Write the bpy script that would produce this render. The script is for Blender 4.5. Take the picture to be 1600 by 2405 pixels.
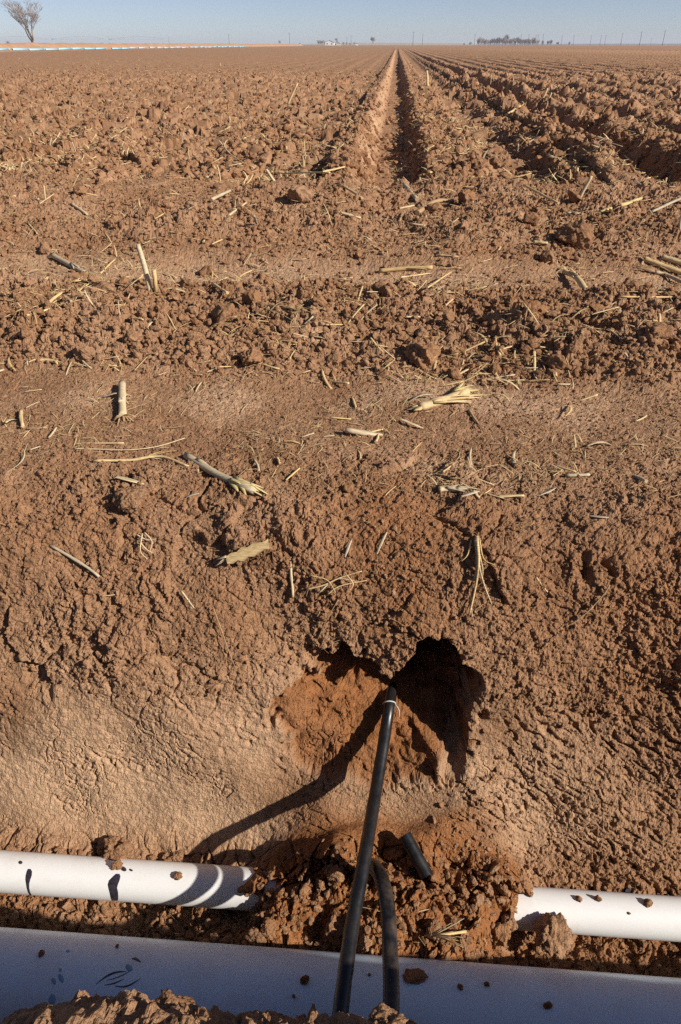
import bpy, bmesh, math, random
import numpy as np
from mathutils import Vector, Matrix

# ------------------------------------------------------------------ scene, camera, light
scene = bpy.context.scene
for o in list(bpy.data.objects):
    bpy.data.objects.remove(o)
COL = scene.collection
R = math.radians

F = 1603.0                       # focal length in photograph pixels (24 mm on a 36 mm tall frame)
CX, CY = 800.0, 1202.0
H = 0.88                         # camera height above the headland
PITCH = math.atan(1098.0 / F)    # horizon near the top edge
YAW = R(3.91)                    # crop rows run a little to the right of the view axis

cam_d = bpy.data.cameras.new("camera")
cam = bpy.data.objects.new("camera", cam_d)
COL.objects.link(cam)
cam.location = (0, 0, H)
cam.rotation_euler = (math.pi / 2 - PITCH, 0, YAW)
cam_d.sensor_fit = 'VERTICAL'
cam_d.sensor_height = 36
cam_d.lens = 24
cam_d.clip_start = 0.02
cam_d.clip_end = 20000
scene.camera = cam

_s = Vector((1.45, -0.65, 1.0))
_s.rotate(Matrix.Rotation(YAW, 3, 'Z'))
SUN = _s.normalized()
EL = math.asin(SUN.z)
world = bpy.data.worlds.new("World")
scene.world = world
world.use_nodes = True
wn = world.node_tree.nodes
wl = world.node_tree.links
wn.clear()
sky = wn.new("ShaderNodeTexSky")
sky.sky_type = 'NISHITA'
sky.sun_disc = False
sky.sun_elevation = EL
sky.sun_rotation = math.atan2(SUN.x, SUN.y)
sky.altitude = 600
sky.air_density = 0.5
sky.dust_density = 0.55
sky.ozone_density = 0.8
bg = wn.new("ShaderNodeBackground")
bg.inputs[1].default_value = 0.074
wo = wn.new("ShaderNodeOutputWorld")
wb = wn.new("ShaderNodeMix")            # camera white balance
wb.data_type = 'RGBA'
wb.blend_type = 'MULTIPLY'
wb.inputs[0].default_value = 1.0
wb.inputs[7].default_value = (1.09, 1.00, 1.00, 1)
wl.new(sky.outputs[0], wb.inputs[6])
wl.new(wb.outputs[2], bg.inputs[0])
wl.new(bg.outputs[0], wo.inputs[0])

sun_d = bpy.data.lights.new("sun", 'SUN')
sun_d.energy = 5.0
sun_d.angle = R(0.53)
sun_d.color = (1.0, 0.945, 0.865)
sun = bpy.data.objects.new("sun", sun_d)
COL.objects.link(sun)
sun.rotation_euler = SUN.to_track_quat('Z', 'Y').to_euler()

scene.view_settings.view_transform = 'Standard'
scene.view_settings.look = 'None'
scene.view_settings.exposure = 0.45
scene.view_settings.gamma = 1.0
scene.view_settings.use_curve_mapping = False
scene.cycles.use_denoising = False
scene.cycles.max_bounces = 5
scene.cycles.diffuse_bounces = 3

rng = np.random.default_rng(11)
random.seed(5)
CP, SP_ = math.cos(PITCH), math.sin(PITCH)
CYW, SYW = math.cos(YAW), math.sin(YAW)


def ray(u, v):
    a, b = (u - CX) / F, (v - CY) / F
    x, y, z = a, CP - b * SP_, -SP_ - b * CP
    return Vector((x * CYW - y * SYW, x * SYW + y * CYW, z))


def at_depth(u, v, t):
    return Vector((0, 0, H)) + ray(u, v) * t


def at_z(u, v, z):
    d = ray(u, v)
    return Vector((0, 0, H)) + d * ((z - H) / d.z)


# ------------------------------------------------------------------ noise
def hsh(ix, iy, seed):
    h = (ix.astype(np.int64) * 374761393 + iy.astype(np.int64) * 668265263 + seed * 974634777) & 0xFFFFFFFF
    h = ((h ^ (h >> 13)) * 1274126177) & 0xFFFFFFFF
    h = ((h ^ (h >> 16)) * 2246822519) & 0xFFFFFFFF
    return (h ^ (h >> 15)) & 0xFFFFFFFF


def h01(ix, iy, seed):
    return (hsh(ix, iy, seed) & 0xFFFFFF).astype(np.float32) / np.float32(0xFFFFFF)


_ang = np.arange(256) * (2 * math.pi / 256)
_GX, _GY = np.cos(_ang).astype(np.float32), np.sin(_ang).astype(np.float32)


def perlin(x, y, seed=0):
    fx, fy = np.floor(x), np.floor(y)
    ix, iy = fx.astype(np.int64), fy.astype(np.int64)
    dx, dy = (x - fx).astype(np.float32), (y - fy).astype(np.float32)
    ux = dx * dx * dx * (dx * (dx * 6 - 15) + 10)
    uy = dy * dy * dy * (dy * (dy * 6 - 15) + 10)

    def g(ax, ay):
        k = hsh(ix + ax, iy + ay, seed) & 255
        return _GX[k] * (dx - ax) + _GY[k] * (dy - ay)
    a = g(0, 0) + ux * (g(1, 0) - g(0, 0)) if False else None
    g00, g10, g01, g11 = g(0, 0), g(1, 0), g(0, 1), g(1, 1)
    a = g00 + ux * (g10 - g00)
    b = g01 + ux * (g11 - g01)
    return (a + uy * (b - a)) * 1.5


def fbm(x, y, seed=0, octs=3, gain=0.5):
    r = 0
    amp = 1.0
    for i in range(octs):
        r = r + amp * perlin(x, y, seed + i * 17)
        x, y, amp = x * 2.03, y * 2.03, amp * gain
    return r


def domes(x, y, seed, dens=0.9, rmin=0.3, rmax=0.75, power=0.5):
    """rounded lumps, one per unit cell; height in cell units"""
    fx, fy = np.floor(x), np.floor(y)
    ix, iy = fx.astype(np.int64), fy.astype(np.int64)
    out = np.zeros(x.shape, np.float32)
    for ax in (-1, 0, 1):
        for ay in (-1, 0, 1):
            jx, jy = ix + ax, iy + ay
            k = hsh(jx, jy, seed)
            px = (k & 1023).astype(np.float32) / 1023
            py = ((k >> 10) & 1023).astype(np.float32) / 1023
            rr = ((k >> 20) & 1023).astype(np.float32) / 1023
            pres = h01(jx, jy, seed + 5) < dens
            r = rmin + (rmax - rmin) * rr * rr
            d2 = ((fx + ax + px - x) ** 2 + (fy + ay + py - y) ** 2).astype(np.float32)
            hgt = r * np.power(np.maximum(0, 1 - d2 / (r * r)), power)
            out = np.maximum(out, np.where(pres, hgt, 0))
    return out


def plates(x, y, seed):
    """voronoi plates: random level per plate and distance to the plate's edge"""
    fx, fy = np.floor(x), np.floor(y)
    ix, iy = fx.astype(np.int64), fy.astype(np.int64)
    f1 = np.full(x.shape, 9.0, np.float32)
    f2 = f1.copy()
    lev = np.zeros(x.shape, np.float32)
    for ax in (-1, 0, 1):
        for ay in (-1, 0, 1):
            jx, jy = ix + ax, iy + ay
            k = hsh(jx, jy, seed)
            px = (k & 1023).astype(np.float32) / 1023
            py = ((k >> 10) & 1023).astype(np.float32) / 1023
            lv = ((k >> 20) & 1023).astype(np.float32) / 1023
            d = np.sqrt((fx + ax + px - x) ** 2 + (fy + ay + py - y) ** 2).astype(np.float32)
            near = d < f1
            f2 = np.where(near, f1, np.minimum(f2, d))
            lev = np.where(near, lv, lev)
            f1 = np.where(near, d, f1)
    return lev, f2 - f1


def blocks(x, y, seed):
    """broken angular lumps: each voronoi cell is a tilted facet at its own level"""
    fx, fy = np.floor(x), np.floor(y)
    ix, iy = fx.astype(np.int64), fy.astype(np.int64)
    f1 = np.full(x.shape, 9.0, np.float32)
    f2 = f1.copy()
    hgt = np.zeros(x.shape, np.float32)
    for ax in (-1, 0, 1):
        for ay in (-1, 0, 1):
            k = hsh(ix + ax, iy + ay, seed)
            px = (k & 255).astype(np.float32) / 255
            py = ((k >> 8) & 255).astype(np.float32) / 255
            lv = ((k >> 16) & 255).astype(np.float32) / 255
            an = (k >> 24) & 255
            dx, dy = (x - fx - ax - px).astype(np.float32), (y - fy - ay - py).astype(np.float32)
            d = np.sqrt(dx * dx + dy * dy)
            near = d < f1
            f2 = np.where(near, f1, np.minimum(f2, d))
            hgt = np.where(near, lv * lv + .55 * (_GX[an] * dx + _GY[an] * dy), hgt)
            f1 = np.where(near, d, f1)
    e = sst(0, .16, f2 - f1)
    return np.maximum(0, hgt * (.35 + .65 * e)) + .10 * e


def sst(a, b, x):
    t = np.clip((x - a) / (b - a), 0, 1)
    return t * t * (3 - 2 * t)


def band(a, b, x, e):
    return sst(a - e, a + e, x) * (1 - sst(b - e, b + e, x))


# ------------------------------------------------------------------ the ground: cross-section profile
_pts = np.array([(-9, .10), (-1.2, .12), (-.4, .12), (0.0, .14), (.20, .10), (.28, .02), (.34, -.16), (.378, -.31),
                 (.405, -.45), (.42, -.62), (.44, -.76), (.50, -.795), (.70, -.80), (.79, -.79), (.835, -.745),
                 (.90, -.655), (1.0, -.46), (1.10, -.25), (1.20, -.08), (1.28, -.02), (1.42, 0.0), (2.0, 0.0), (9000, 0.0)])
_y, _z = [], []
for (a, b), (c, d) in zip(_pts[:-1], _pts[1:]):
    n = 2 if c > 100 else max(2, int(math.hypot(c - a, d - b) / 0.006))
    for i in range(n):
        t = i / n
        _y.append(a + (c - a) * t)
        _z.append(b + (d - b) * t)
_y, _z = np.array(_y), np.array(_z)
core = (_y > -1.0) & (_y < 1.9)
ker = np.exp(-0.5 * (np.arange(-8, 9) / 3.2) ** 2)
ker /= ker.sum()
ys, zs = np.convolve(_y, ker, 'same'), np.convolve(_z, ker, 'same')
_y[core], _z[core] = ys[core], zs[core]
_y = np.append(_y, 9000.0)
_z = np.append(_z, 0.0)
_A = np.concatenate([[0], np.cumsum(np.hypot(np.diff(_y), np.diff(_z)))])
_A -= np.interp(1.42, _y, _A)             # arc length, 0 at the lip of the trench
_ty, _tz = np.gradient(_y, _A), np.gradient(_z, _A)
_l = np.hypot(_ty, _tz)
_ny, _nz = -_tz / _l, _ty / _l
for _ in range(14):
    _ny[1:-1] = (_ny[:-2] + _ny[1:-1] + _ny[2:]) / 3
    _nz[1:-1] = (_nz[:-2] + _nz[1:-1] + _nz[2:]) / 3


def A_of_y(y):
    return np.interp(y, _y, _A)


A_TOE = float(A_of_y(.835))
ROW = 1.02


def bank_pt(u, v):
    """pixel -> (A, x) on the undisplaced ground"""
    d = ray(u, v)
    side = (_z - H) * d.y - _y * d.z
    i = np.nonzero((side[:-1] * side[1:] <= 0) & (_y[1:] > 0.05))[0]
    k = side[i] / (side[i] - side[i + 1] + 1e-12)
    y = _y[i] + k * (_y[i + 1] - _y[i])
    j = int(np.argmin(y))
    t = y[j] / d.y
    return float(_A[i][j] + k[j] * (_A[i + 1][j] - _A[i][j])), float(d.x * t)


_cav = [bank_pt(*p) for p in ((640, 1715), (1110, 1640), (900, 1530), (900, 1860), (1000, 1610), (1050, 1780))]
CAV_XL, CAV_XR = _cav[0][1], _cav[1][1]
CAV_TOP, CAV_BOT = _cav[2][0], _cav[3][0]
CAV_XC, CAV_AC = _cav[4][1], _cav[4][0]
_HX0, _HX1 = at_z(545, 2120, -.72).x, at_z(1222, 2120, -.72).x      # soil heap over the white pipe
_dust = bank_pt(905, 1275)
_scp = bank_pt(865, 1715)
_cr = [bank_pt(*p) for p in ((365, 385), (1395, 1330), (1570, 1290), (640, 1700), (1120, 1690), (1450, 1350), (835, 860),
                             (1240, 250 + 600), (690, 480), (870, 550), (1310, 580))]


def surf(A, x, sp):
    """ground point for arc length A and x; sp = sampling distance. Returns P(n,3), moist, pale"""
    A = np.asarray(A, np.float64)
    x = np.asarray(x, np.float64)
    sp = np.asarray(sp, np.float64)
    y0, z0 = np.interp(A, _A, _y), np.interp(A, _A, _z)
    ny, nz = np.interp(A, _A, _ny), np.interp(A, _A, _nz)

    def fade(cell):
        return np.clip(1.6 - 3.2 * sp / cell, 0, 1).astype(np.float32)

    wob = 0.10 * perlin(x * 1.3, A * 0.9, 3) + 0.05 * perlin(x * 4, A * 4, 4)
    ya = y0 + wob
    far = sst(60, 160, y0)
    # --- field macro shape
    dz = np.zeros(A.shape, np.float64)
    rows_w = sst(5.0, 6.4, ya)
    lane = x / ROW
    fr = lane - np.round(lane)                       # -.5 .. .5, 0 = furrow centre
    furrow_id = np.round(lane)
    ax_ = np.abs(fr) * ROW
    main = np.exp(-(furrow_id) ** 2 * 4)              # the freshly run wheel furrow
    deep = main * 1.0 + 1.0 * (furrow_id == 2) + 0.22 * (furrow_id == 1) + 0.36 * (furrow_id > 2) + .15 * (furrow_id == 3) - .15 * (furrow_id < 0)
    wall0 = 0.15 + 0.02 * perlin(x * 2, y0 * 0.7, 71)
    prof = sst(wall0 - .02, wall0 + 0.19, ax_) - 0.12 * sst(0.33, 0.51, ax_)
    row_far = np.clip(1.6 - y0 / 150, 0, 1)
    depth = (0.045 + 0.16 * np.clip(deep, -.2, 1)) * (1 - .35 * sst(30, 90, y0)) * (1 + .35 * perlin(x * 1.1, y0 * .45, 72))
    dz += rows_w * (prof * depth - 0.065 - .03 * main) * np.clip(row_far + .2, 0, 1)
    berm1 = band(2.10, 2.90, ya, .16)
    trk2 = band(3.0, 3.45, ya, .14) * (1 - 0.6 * np.exp(-((x - .75) / .25) ** 2))
    berm2 = band(3.65, 5.55, ya, .30)
    trk1 = band(1.42, 2.0, ya, .12)
    dz += 0.050 * berm1 * (1 + .6 * perlin(x * 2.1, y0 * 2.1, 8)) - 0.030 * trk2
    dz += berm2 * (0.07 + 0.045 * perlin(x * 1.5, y0 * 1.4, 9))
    # tail of the wheel furrow running out on the headland
    tail = band(3.9, 5.6, ya, .5)
    dz -= tail * 0.05 * np.exp(-(fr * ROW / .2) ** 2) * (main + .7 * (furrow_id == 1) + .6 * (furrow_id == -1))
    dz += 0.016 * perlin(x * 2.6, y0 * 2.6, 12) * sst(1.3, 1.6, y0)
    dz += 0.03 * perlin(x * .31, y0 * .11, 13) * sst(5, 12, y0)
    offm = 1 - .85 * main * rows_w
    lump = domes((x + .06 * perlin(x * 5, y0 * 5, 77)) / .36, y0 / .36, 78, .7, .25, .7) * .36
    dz += offm * rows_w * (lump * .12 + .40 * .27 * blocks((x + .05 * perlin(x * 6, y0 * 6, 74)) / .27, (y0 + .05 * perlin(x * 6, y0 * 6, 73)) / .27, 75) * np.clip(1.8 - 2.2 * sp / .27, 0, 1) + .024 * perlin(x * 3.3, y0 * 2.6, 79)) * np.clip(1.8 - 2.2 * sp / .36, 0, 1)
    # --- bank: lip irregularity and bulges
    bank = band(A_TOE + .03, -.06, A, .06)
    upper = band(A_TOE + .46, .12, A + .10 * perlin(x * 3, A * 3, 40) + .05 * perlin(x * 8, A * 8, 46), .16)
    floor = 1 - sst(A_TOE - .02, A_TOE + .04, A)
    near = 1 - sst(A_of_y(.39), A_of_y(.44), A)
    nd = np.zeros(A.shape, np.float64)                # displacement along the normal
    nd += bank * (0.030 * perlin(x * 2.2, A * 2.6, 20) + 0.014 * perlin(x * 6, A * 6, 21))
    right = sst(.15, .75, x)
    # slabs and cracks near the top of the bank
    wx, wy = x + .025 * perlin(x * 14, A * 14, 31), A + .025 * perlin(x * 14, A * 14, 32)
    lv, ed = plates(wx * 8.5, wy * 10, 33)
    crack = 1 - sst(0.0, .11, ed)
    pm = upper * sst(.0, .35, perlin(x * 3.1, A * 3.1, 34) + .05)
    nd += pm * ((lv - .5) * 0.026 - crack * 0.016 * sst(.4, .9, lv))
    bil = np.abs(perlin(wx * 16, wy * 16, 37)) + .6 * np.abs(perlin(wx * 37, wy * 37, 38)) * fade(.03) + .4 * np.abs(perlin(wx * 80, wy * 80, 39)) * fade(.014)
    calm = upper * np.clip(sst(-.22, .22, perlin(x * 3.7 + 5, A * 4.2, 47)) + 1.2 * np.exp(-((x - _dust[1]) / .10) ** 2 - ((A - _dust[0]) / .11) ** 2), 0, 1)      # dusty smooth patches
    nd += (upper * .55 + .08 * bank) * (bil - .35) * .013 * (1 - .75 * calm)
    lv2, ed2 = plates(wx * 22 + 7, wy * 24, 35)
    nd += (upper + .55 * trk1 + .5 * berm1) * ((lv2 - .5) * 0.005 - .003 * (1 - sst(0, .15, ed2))) * fade(.045)
    # raked, pitted lower face: streaks fall to the lower right
    c, s_ = math.cos(-.60), math.sin(-.60)
    xr, ar = x * c + A * s_, -x * s_ + A * c
    low = bank * (1 - .75 * upper)
    wq = .012 * perlin(x * 22, A * 22, 41)
    n1 = perlin((xr + wq) * 30 + .5 * perlin(x * 40, A * 40, 29), (ar + wq) * 84, 42)
    n2 = perlin((xr - wq) * 55, (ar + wq) * 120, 43)
    n3 = perlin((xr + wq) * 13, (ar - wq) * 34, 44)
    patch = .55 + .45 * perlin(x * 4.5, A * 4.5, 45)
    left_smooth = 1 - .75 * band(A_TOE - .05, A_TOE + .24, A, .09) * (1 - sst(-.35, -.02, x))
    amp = (0.62 + .75 * right) * patch * left_smooth
    pits = sst(.12, .55, n1 + .35 * n2) + .6 * sst(.2, .6, n3)
    fine = sst(.10, .42, perlin(x * 118 + n1, A * 118, 48)) * fade(.0085)
    ck = 1 - sst(0, .10, np.abs(perlin((xr + 4 * wq) * 13, (ar + 3 * wq) * 21, 28) + .25 * perlin(x * 50, A * 50, 24)))      # hairline cracks
    ck2 = 1 - sst(0, .12, np.abs(perlin((xr - wq) * 34, (ar + 2 * wq) * 52, 27)))
    nd += low * (-0.0060 * ck - .0022 * ck2) * sst(-.05, .35, perlin(x * 5, A * 6, 26) + .1 * right)
    nd += low * amp * (-0.0170 * pits * sst(.0, .45, perlin(x * 6 + 3, A * 7, 25) + .15 + .3 * right) + .0022 * n2 + .003 * n3 - (.0014 + .0075 * right) * fine)
    # toe of the bank: crumbly edge against the pipe
    toe = np.exp(-((A - A_TOE + .015) / .05) ** 2)
    lv3, ed3 = plates(wx * 17 + 3, wy * 15, 36)
    nd += toe * ((lv3 - .35) * .022 - .03 * (1 - sst(0, .13, ed3)))
    # --- crumbs and clods everywhere
    ridge = sst(.16, .34, ax_)
    cl = 0.10 * trk1 + 1.0 * berm1 + .08 * trk2 + 1.0 * berm2 + rows_w * (.16 + .78 * np.where((furrow_id < 0) | (furrow_id > 2), .9, ridge))
    cl = np.clip(np.where(y0 < 1.42, .30 * upper * (1 - calm), cl), 0, 1.0)
    cl = cl * (.62 + .55 * perlin(x * 1.9, y0 * 1.9, 50)) + .06
    left_calm = 1 - .35 * sst(-.6, -1.6, x) * sst(3, 5, y0)
    cl = cl * left_calm
    slick = sst(4.3, 5.2, ya) * np.exp(-((fr * ROW + .235) / .065) ** 2) * main       # smeared furrow side
    cl = cl * (1 - .9 * slick)
    wx, wy = x + .02 * perlin(x * 17, A * 17, 51), A + .02 * perlin(x * 17, A * 17, 52)
    d0 = domes(wx / .17, wy / .17, 60, .55, .22, .62) * .17
    d1 = (.5 * domes(wx / .085, wy / .085, 61, .75, .25, .7) + .5 * blocks(wx / .075, wy / .075, 161)) * .085
    d2 = (.35 * domes(wx / .042, wy / .042, 62, .85, .25, .72) + .75 * blocks(wx / .036, wy / .036, 162)) * .042
    fl_in = sst(.43, .47, y0) * floor
    heapx = band(_HX0 + .05, _HX1 - .02, x + .07 * perlin(x * 7, A * 8, 90) - .5 * np.clip(y0 - .78, -.1, .1), .095)
    rough = np.clip(cl + .55 * fl_in + .30 * near + .35 * toe, 0, 1.1)
    up = d0 * .42 * np.clip(rough * 1.5 - .55, 0, 1) * fade(.17) * (y0 > 1.5)
    up = up + d1 * .62 * np.clip(rough * 1.3 - .25, 0, 1) * fade(.085)
    up = up + d2 * .75 * np.clip(rough * 1.2 - .05, 0, 1) * fade(.042)
    m = (sp < .012)
    if m.any():
        d3 = (.3 * domes(wx[m] / .017, wy[m] / .017, 63, .8, .22, .7) + .9 * blocks(wx[m] / .016, wy[m] / .016, 163)) * .017
        kk = np.clip(rough[m] + .18 + .25 * upper[m] - .15 * trk1[m], 0, 1) * (1 - .7 * low[m]) * (1 - .65 * calm[m])
        up[m] += d3 * .75 * kk * fade(.017)[m]
        nd[m] += (.0030 * fbm(x[m] * 55, A[m] * 55, 66, 3, .6) - .0028 * np.abs(perlin(x[m] * 95, A[m] * 95, 68))) * (1 - .5 * trk1[m]) * (1 - .55 * low[m] * (1 - right[m]))
    nd += up
    nd += .012 * rough * fbm(x * 9, A * 9, 67, 2) * fade(.1)
    # a few dark burrows and knocked-out lumps
    for k, (pa, px) in enumerate(_cr):
        rr = (.16, .035, .03, .017, .02, .022, .035, .05, .06, .07, .05)[k]
        g = np.exp(-(((wx - px) / rr) ** 2 + ((wy - pa) / (rr * .8)) ** 2) ** 1.2) * np.clip(.55 + 1.6 * perlin(x / rr * .9, A / rr * .9, 58), 0, 1.2)
        nd -= g * rr * 1.25
    # --- soil heap over the white pipe, spoil at the near side
    yh = band(.63, .925, y0 + .04 * perlin(x * 7, A * 7, 92), .075)
    heap = heapx * yh * (.128 + .045 * perlin(x * 8, A * 8, 91)) * (.55 + .45 * sst(_HX0 + .02, _HX0 + .24, x)) * (.85 + .15 * (1 - sst(_HX1 - .2, _HX1, x))) * (1 - .60 * sst(.80, .95, y0))
    dz += heap
    dz += .055 * heapx * band(.5, .75, y0, .08) * band(-.02, .26, x, .06)
    nearm = np.exp(-((x + .225) / .085) ** 2 - ((A - A_of_y(.365)) / .06) ** 2) * .015
    nearm += np.exp(-((x - .045) / .04) ** 2 - ((A - A_of_y(.37)) / .05) ** 2) * .03
    nd += nearm - near * .04 * (1 - sst(-.44, -.30, x)) + near * .012 * perlin(x * 5, A * 5, 95)
    P = np.stack([x, y0 + ny * nd, z0 + nz * nd + dz], -1)
    # --- dug-out pocket where the hose goes into the bank
    wxx = x + .045 * perlin(x * 9, A * 13, 80) + .020 * perlin(x * 28, A * 32, 83) + .010 * perlin(x * 70, A * 70, 84)
    wa = A + .030 * perlin(x * 12, A * 12, 81) + .020 * perlin(x * 36, A * 36, 82) + .008 * perlin(x * 80, A * 80, 85)
    top = CAV_TOP + .075 * np.exp(-((x - CAV_XC - .035) / .05) ** 2) - .055 * np.exp(-((x - CAV_XC + .075) / .04) ** 2)
    xr_ = CAV_XR + .02 - .55 * np.clip(CAV_AC - .01 - A, 0, 1) - 1.3 * np.clip(A - CAV_AC - .02, 0, 1)
    ins = sst(CAV_XL + .02, CAV_XL + .26, wxx) * (1 - sst(xr_ - .060, xr_ + .015, wxx))
    ramp = np.clip((wa - CAV_BOT) / (CAV_TOP - CAV_BOT), 0, 1) ** 1.5
    roof = 1 - sst(top - .016, top + .012, wa)
    cav = ins * ramp * roof
    xt, at_ = x + .04 * perlin(x * 9, A * 9, 76), A + .035 * perlin(x * 8, A * 10, 77)
    rr2 = ((xt - CAV_XC + .02) / .118) ** 2 + ((at_ - CAV_AC + .012) / .098) ** 2
    tun = (1 - sst(.2, 1.25, rr2)) * roof
    side = (1 - sst(.2, 1.3, ((xt - CAV_XR + .06) / .06) ** 2 + ((at_ - CAV_AC + .05) / .15) ** 2)) * roof
    sc_ = 1 - sst(.80, 1.08, ((wxx - _scp[1]) / .225) ** 2 + ((wa - _scp[0]) / .150) ** 2)
    P[:, 1] += sc_ * (.022 + .010 * perlin(x * 18, A * 18, 79))
    P[:, 1] += cav * .20 + tun * .62 + side * .16
    P[:, 2] += -cav * .03 + tun * .01
    ci = np.clip(cav + tun + side, 0, 1)
    q1, q2 = P[:, 1] * 28, P[:, 2] * 28 + P[:, 0] * 17
    P[:, 0] += ci * (.016 * perlin(q1, q2, 86) + .008 * perlin(q1 * 2.6, q2 * 2.6, 87))
    P[:, 2] += ci * (.016 * perlin(q1 + 9, q2, 88) + .008 * perlin(q1 * 2.6, q2 * 2.6 + 5, 89))
    # --- soil colour maps (moisture / fine pale wash): properties of the soil itself
    moist = np.clip(.5 * calm * np.exp(-((x - _dust[1]) / .16) ** 2) + .85 * sc_ + 1.1 * sst(.05, .35, cav) + .8 * tun + .8 * sst(.015, .06, heap) + .45 * fl_in + .22 * bank * upper * sst(-.3, .3, perlin(x * 3, A * 3, 94) + .2)
                    + .35 * np.exp(-((A - A_TOE - .02) / .06) ** 2) * bank + .15 * bank * right, 0, 1)
    pale = np.clip(1.05 * bank * (1 - sst(A_TOE + .15, A_TOE + .72, A)) * (1 - .6 * right) * sst(-.5, .4, .25 + perlin(x * 2.6, A * 3, 97) + .3 * perlin(x * 9, A * 9, 96))
                   + .7 * slick * (.7 + .6 * perlin(x * 6, A * 2, 99)) + .6 * trk1 * sst(0, .5, perlin(x * 3, A * 3, 98)) + .5 * trk2, 0, 1) * (1 - moist)
    return P, moist, pale


def surf_y(xs, ys_, sp=None):
    ys_ = np.atleast_1d(np.asarray(ys_, float))
    xs = np.atleast_1d(np.asarray(xs, float))
    A = A_of_y(ys_)
    return surf_A(A, xs, sp)


def grid_sp(A):
    y, z = np.interp(A, _A, _y), np.interp(A, _A, _z)
    t = np.maximum(.5, y * CP - (z - H) * SP_)
    a = t / 682.0 * 1.25
    ny, nz = np.interp(A, _A, _ny), np.interp(A, _A, _nz)
    L = np.hypot(y, z - H)
    sg = np.abs(ny * -y + nz * (H - z)) / L
    return a / np.sqrt(np.clip(sg, 1e-4, 1)), a


def surf_A(A, xs):
    """points and normals"""
    sp = np.maximum(grid_sp(A)[1], 1e-4)
    e = sp * 1.5
    P = surf(A, xs, sp)[0]
    Px = surf(A, xs + e, sp)[0]
    Pa = surf(A + e, xs, sp)[0]
    n = np.cross(Px - P, Pa - P)
    n /= np.linalg.norm(n, axis=1)[:, None] + 1e-12
    return P, n


# ------------------------------------------------------------------ mesh helpers
def mesh_np(name, V, Q, smooth=True):
    me = bpy.data.meshes.new(name)
    V = np.ascontiguousarray(V, np.float32)
    Q = np.ascontiguousarray(Q, np.int32)
    n, k = Q.shape
    me.vertices.add(len(V))
    me.vertices.foreach_set("co", V.ravel())
    me.loops.add(n * k)
    me.loops.foreach_set("vertex_index", Q.ravel())
    me.polygons.add(n)
    me.polygons.foreach_set("loop_start", np.arange(n, dtype=np.int32) * k)
    me.polygons.foreach_set("loop_total", np.full(n, k, np.int32))
    me.polygons.foreach_set("use_smooth", np.full(n, smooth, bool))
    me.update(calc_edges=True)
    return me


def add_attr(me, name, vals):
    at = me.attributes.new(name, 'FLOAT', 'POINT')
    at.data.foreach_set("value", np.ascontiguousarray(vals, np.float32))


def obj(name, me, mat=None, parent=None, loc=None):
    o = bpy.data.objects.new(name, me)
    COL.objects.link(o)
    if mat is not None and me is not None and not me.materials:
        me.materials.append(mat)
    if parent is not None:
        o.parent = parent
    if loc is not None:
        o.location = loc
    return o


def tag(o, label, cat, group=None, kind=None):
    o["label"] = label
    o["category"] = cat
    if group:
        o["group"] = group
    if kind:
        o["kind"] = kind
    return o


def empty(name, loc=(0, 0, 0)):
    o = bpy.data.objects.new(name, None)
    COL.objects.link(o)
    o.location = loc
    o.empty_display_size = .1
    return o


def copy_tree(o, parent=None):
    c = o.copy()
    COL.objects.link(c)
    c.parent = parent
    for ch in list(o.children):
        copy_tree(ch, c)
    return c


class MB:
    """collects tubes, boxes and strips into one mesh"""
    def __init__(self):
        self.v, self.f = [], []

    def tube(self, pts, rad, n=8, flat=1.0, caps=True, up=None):
        pts = [Vector(p) for p in pts]
        if not hasattr(rad, '__len__'):
            rad = [rad] * len(pts)
        base = len(self.v)
        prev = None
        for i, p in enumerate(pts):
            t = (pts[min(i + 1, len(pts) - 1)] - pts[max(i - 1, 0)]).normalized()
            if prev is None:
                ref = Vector(up) if up is not None else (Vector((0, 0, 1)) if abs(t.z) < .9 else Vector((1, 0, 0)))
                a = ref.cross(t).normalized()
            else:
                a = (prev - t * prev.dot(t)).normalized()
            prev = a
            b = t.cross(a)
            for k in range(n):
                an = 2 * math.pi * k / n
                self.v.append(p + a * (math.cos(an) * rad[i]) + b * (math.sin(an) * rad[i] * flat))
        for i in range(len(pts) - 1):
            for k in range(n):
                k2 = (k + 1) % n
                self.f.append((base + i * n + k, base + i * n + k2, base + (i + 1) * n + k2, base + (i + 1) * n + k))
        if caps:
            self.f.append(tuple(base + k for k in reversed(range(n))))
            self.f.append(tuple(base + (len(pts) - 1) * n + k for k in range(n)))
        return self

    def box(self, c, s):
        b = len(self.v)
        for dx in (-.5, .5):
            for dy in (-.5, .5):
                for dz in (-.5, .5):
                    self.v.append(Vector((c[0] + dx * s[0], c[1] + dy * s[1], c[2] + dz * s[2])))
        for q in ((0, 1, 3, 2), (4, 6, 7, 5), (0, 4, 5, 1), (2, 3, 7, 6), (0, 2, 6, 4), (1, 5, 7, 3)):
            self.f.append(tuple(b + i for i in q))
        return self

    def mesh(self, name, smooth=True, origin=None):
        me = bpy.data.meshes.new(name)
        o = Vector(origin) if origin is not None else Vector((0, 0, 0))
        me.from_pydata([tuple(v - o) for v in self.v], [], self.f)
        me.polygons.foreach_set("use_smooth", [smooth and len(p.vertices) <= 4 for p in me.polygons])
        me.update()
        return me


# ------------------------------------------------------------------ materials
def new_mat(name, rough=.8):
    m = bpy.data.materials.new(name)
    m.use_nodes = True
    nt = m.node_tree
    b = nt.nodes["Principled BSDF"]
    b.inputs["Roughness"].default_value = rough
    return m, nt, b


def N(nt, typ, **kw):
    n = nt.nodes.new(typ)
    for k, v in kw.items():
        if k in n.inputs:
            n.inputs[k].default_value = v
        else:
            setattr(n, k, v)
    return n


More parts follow.
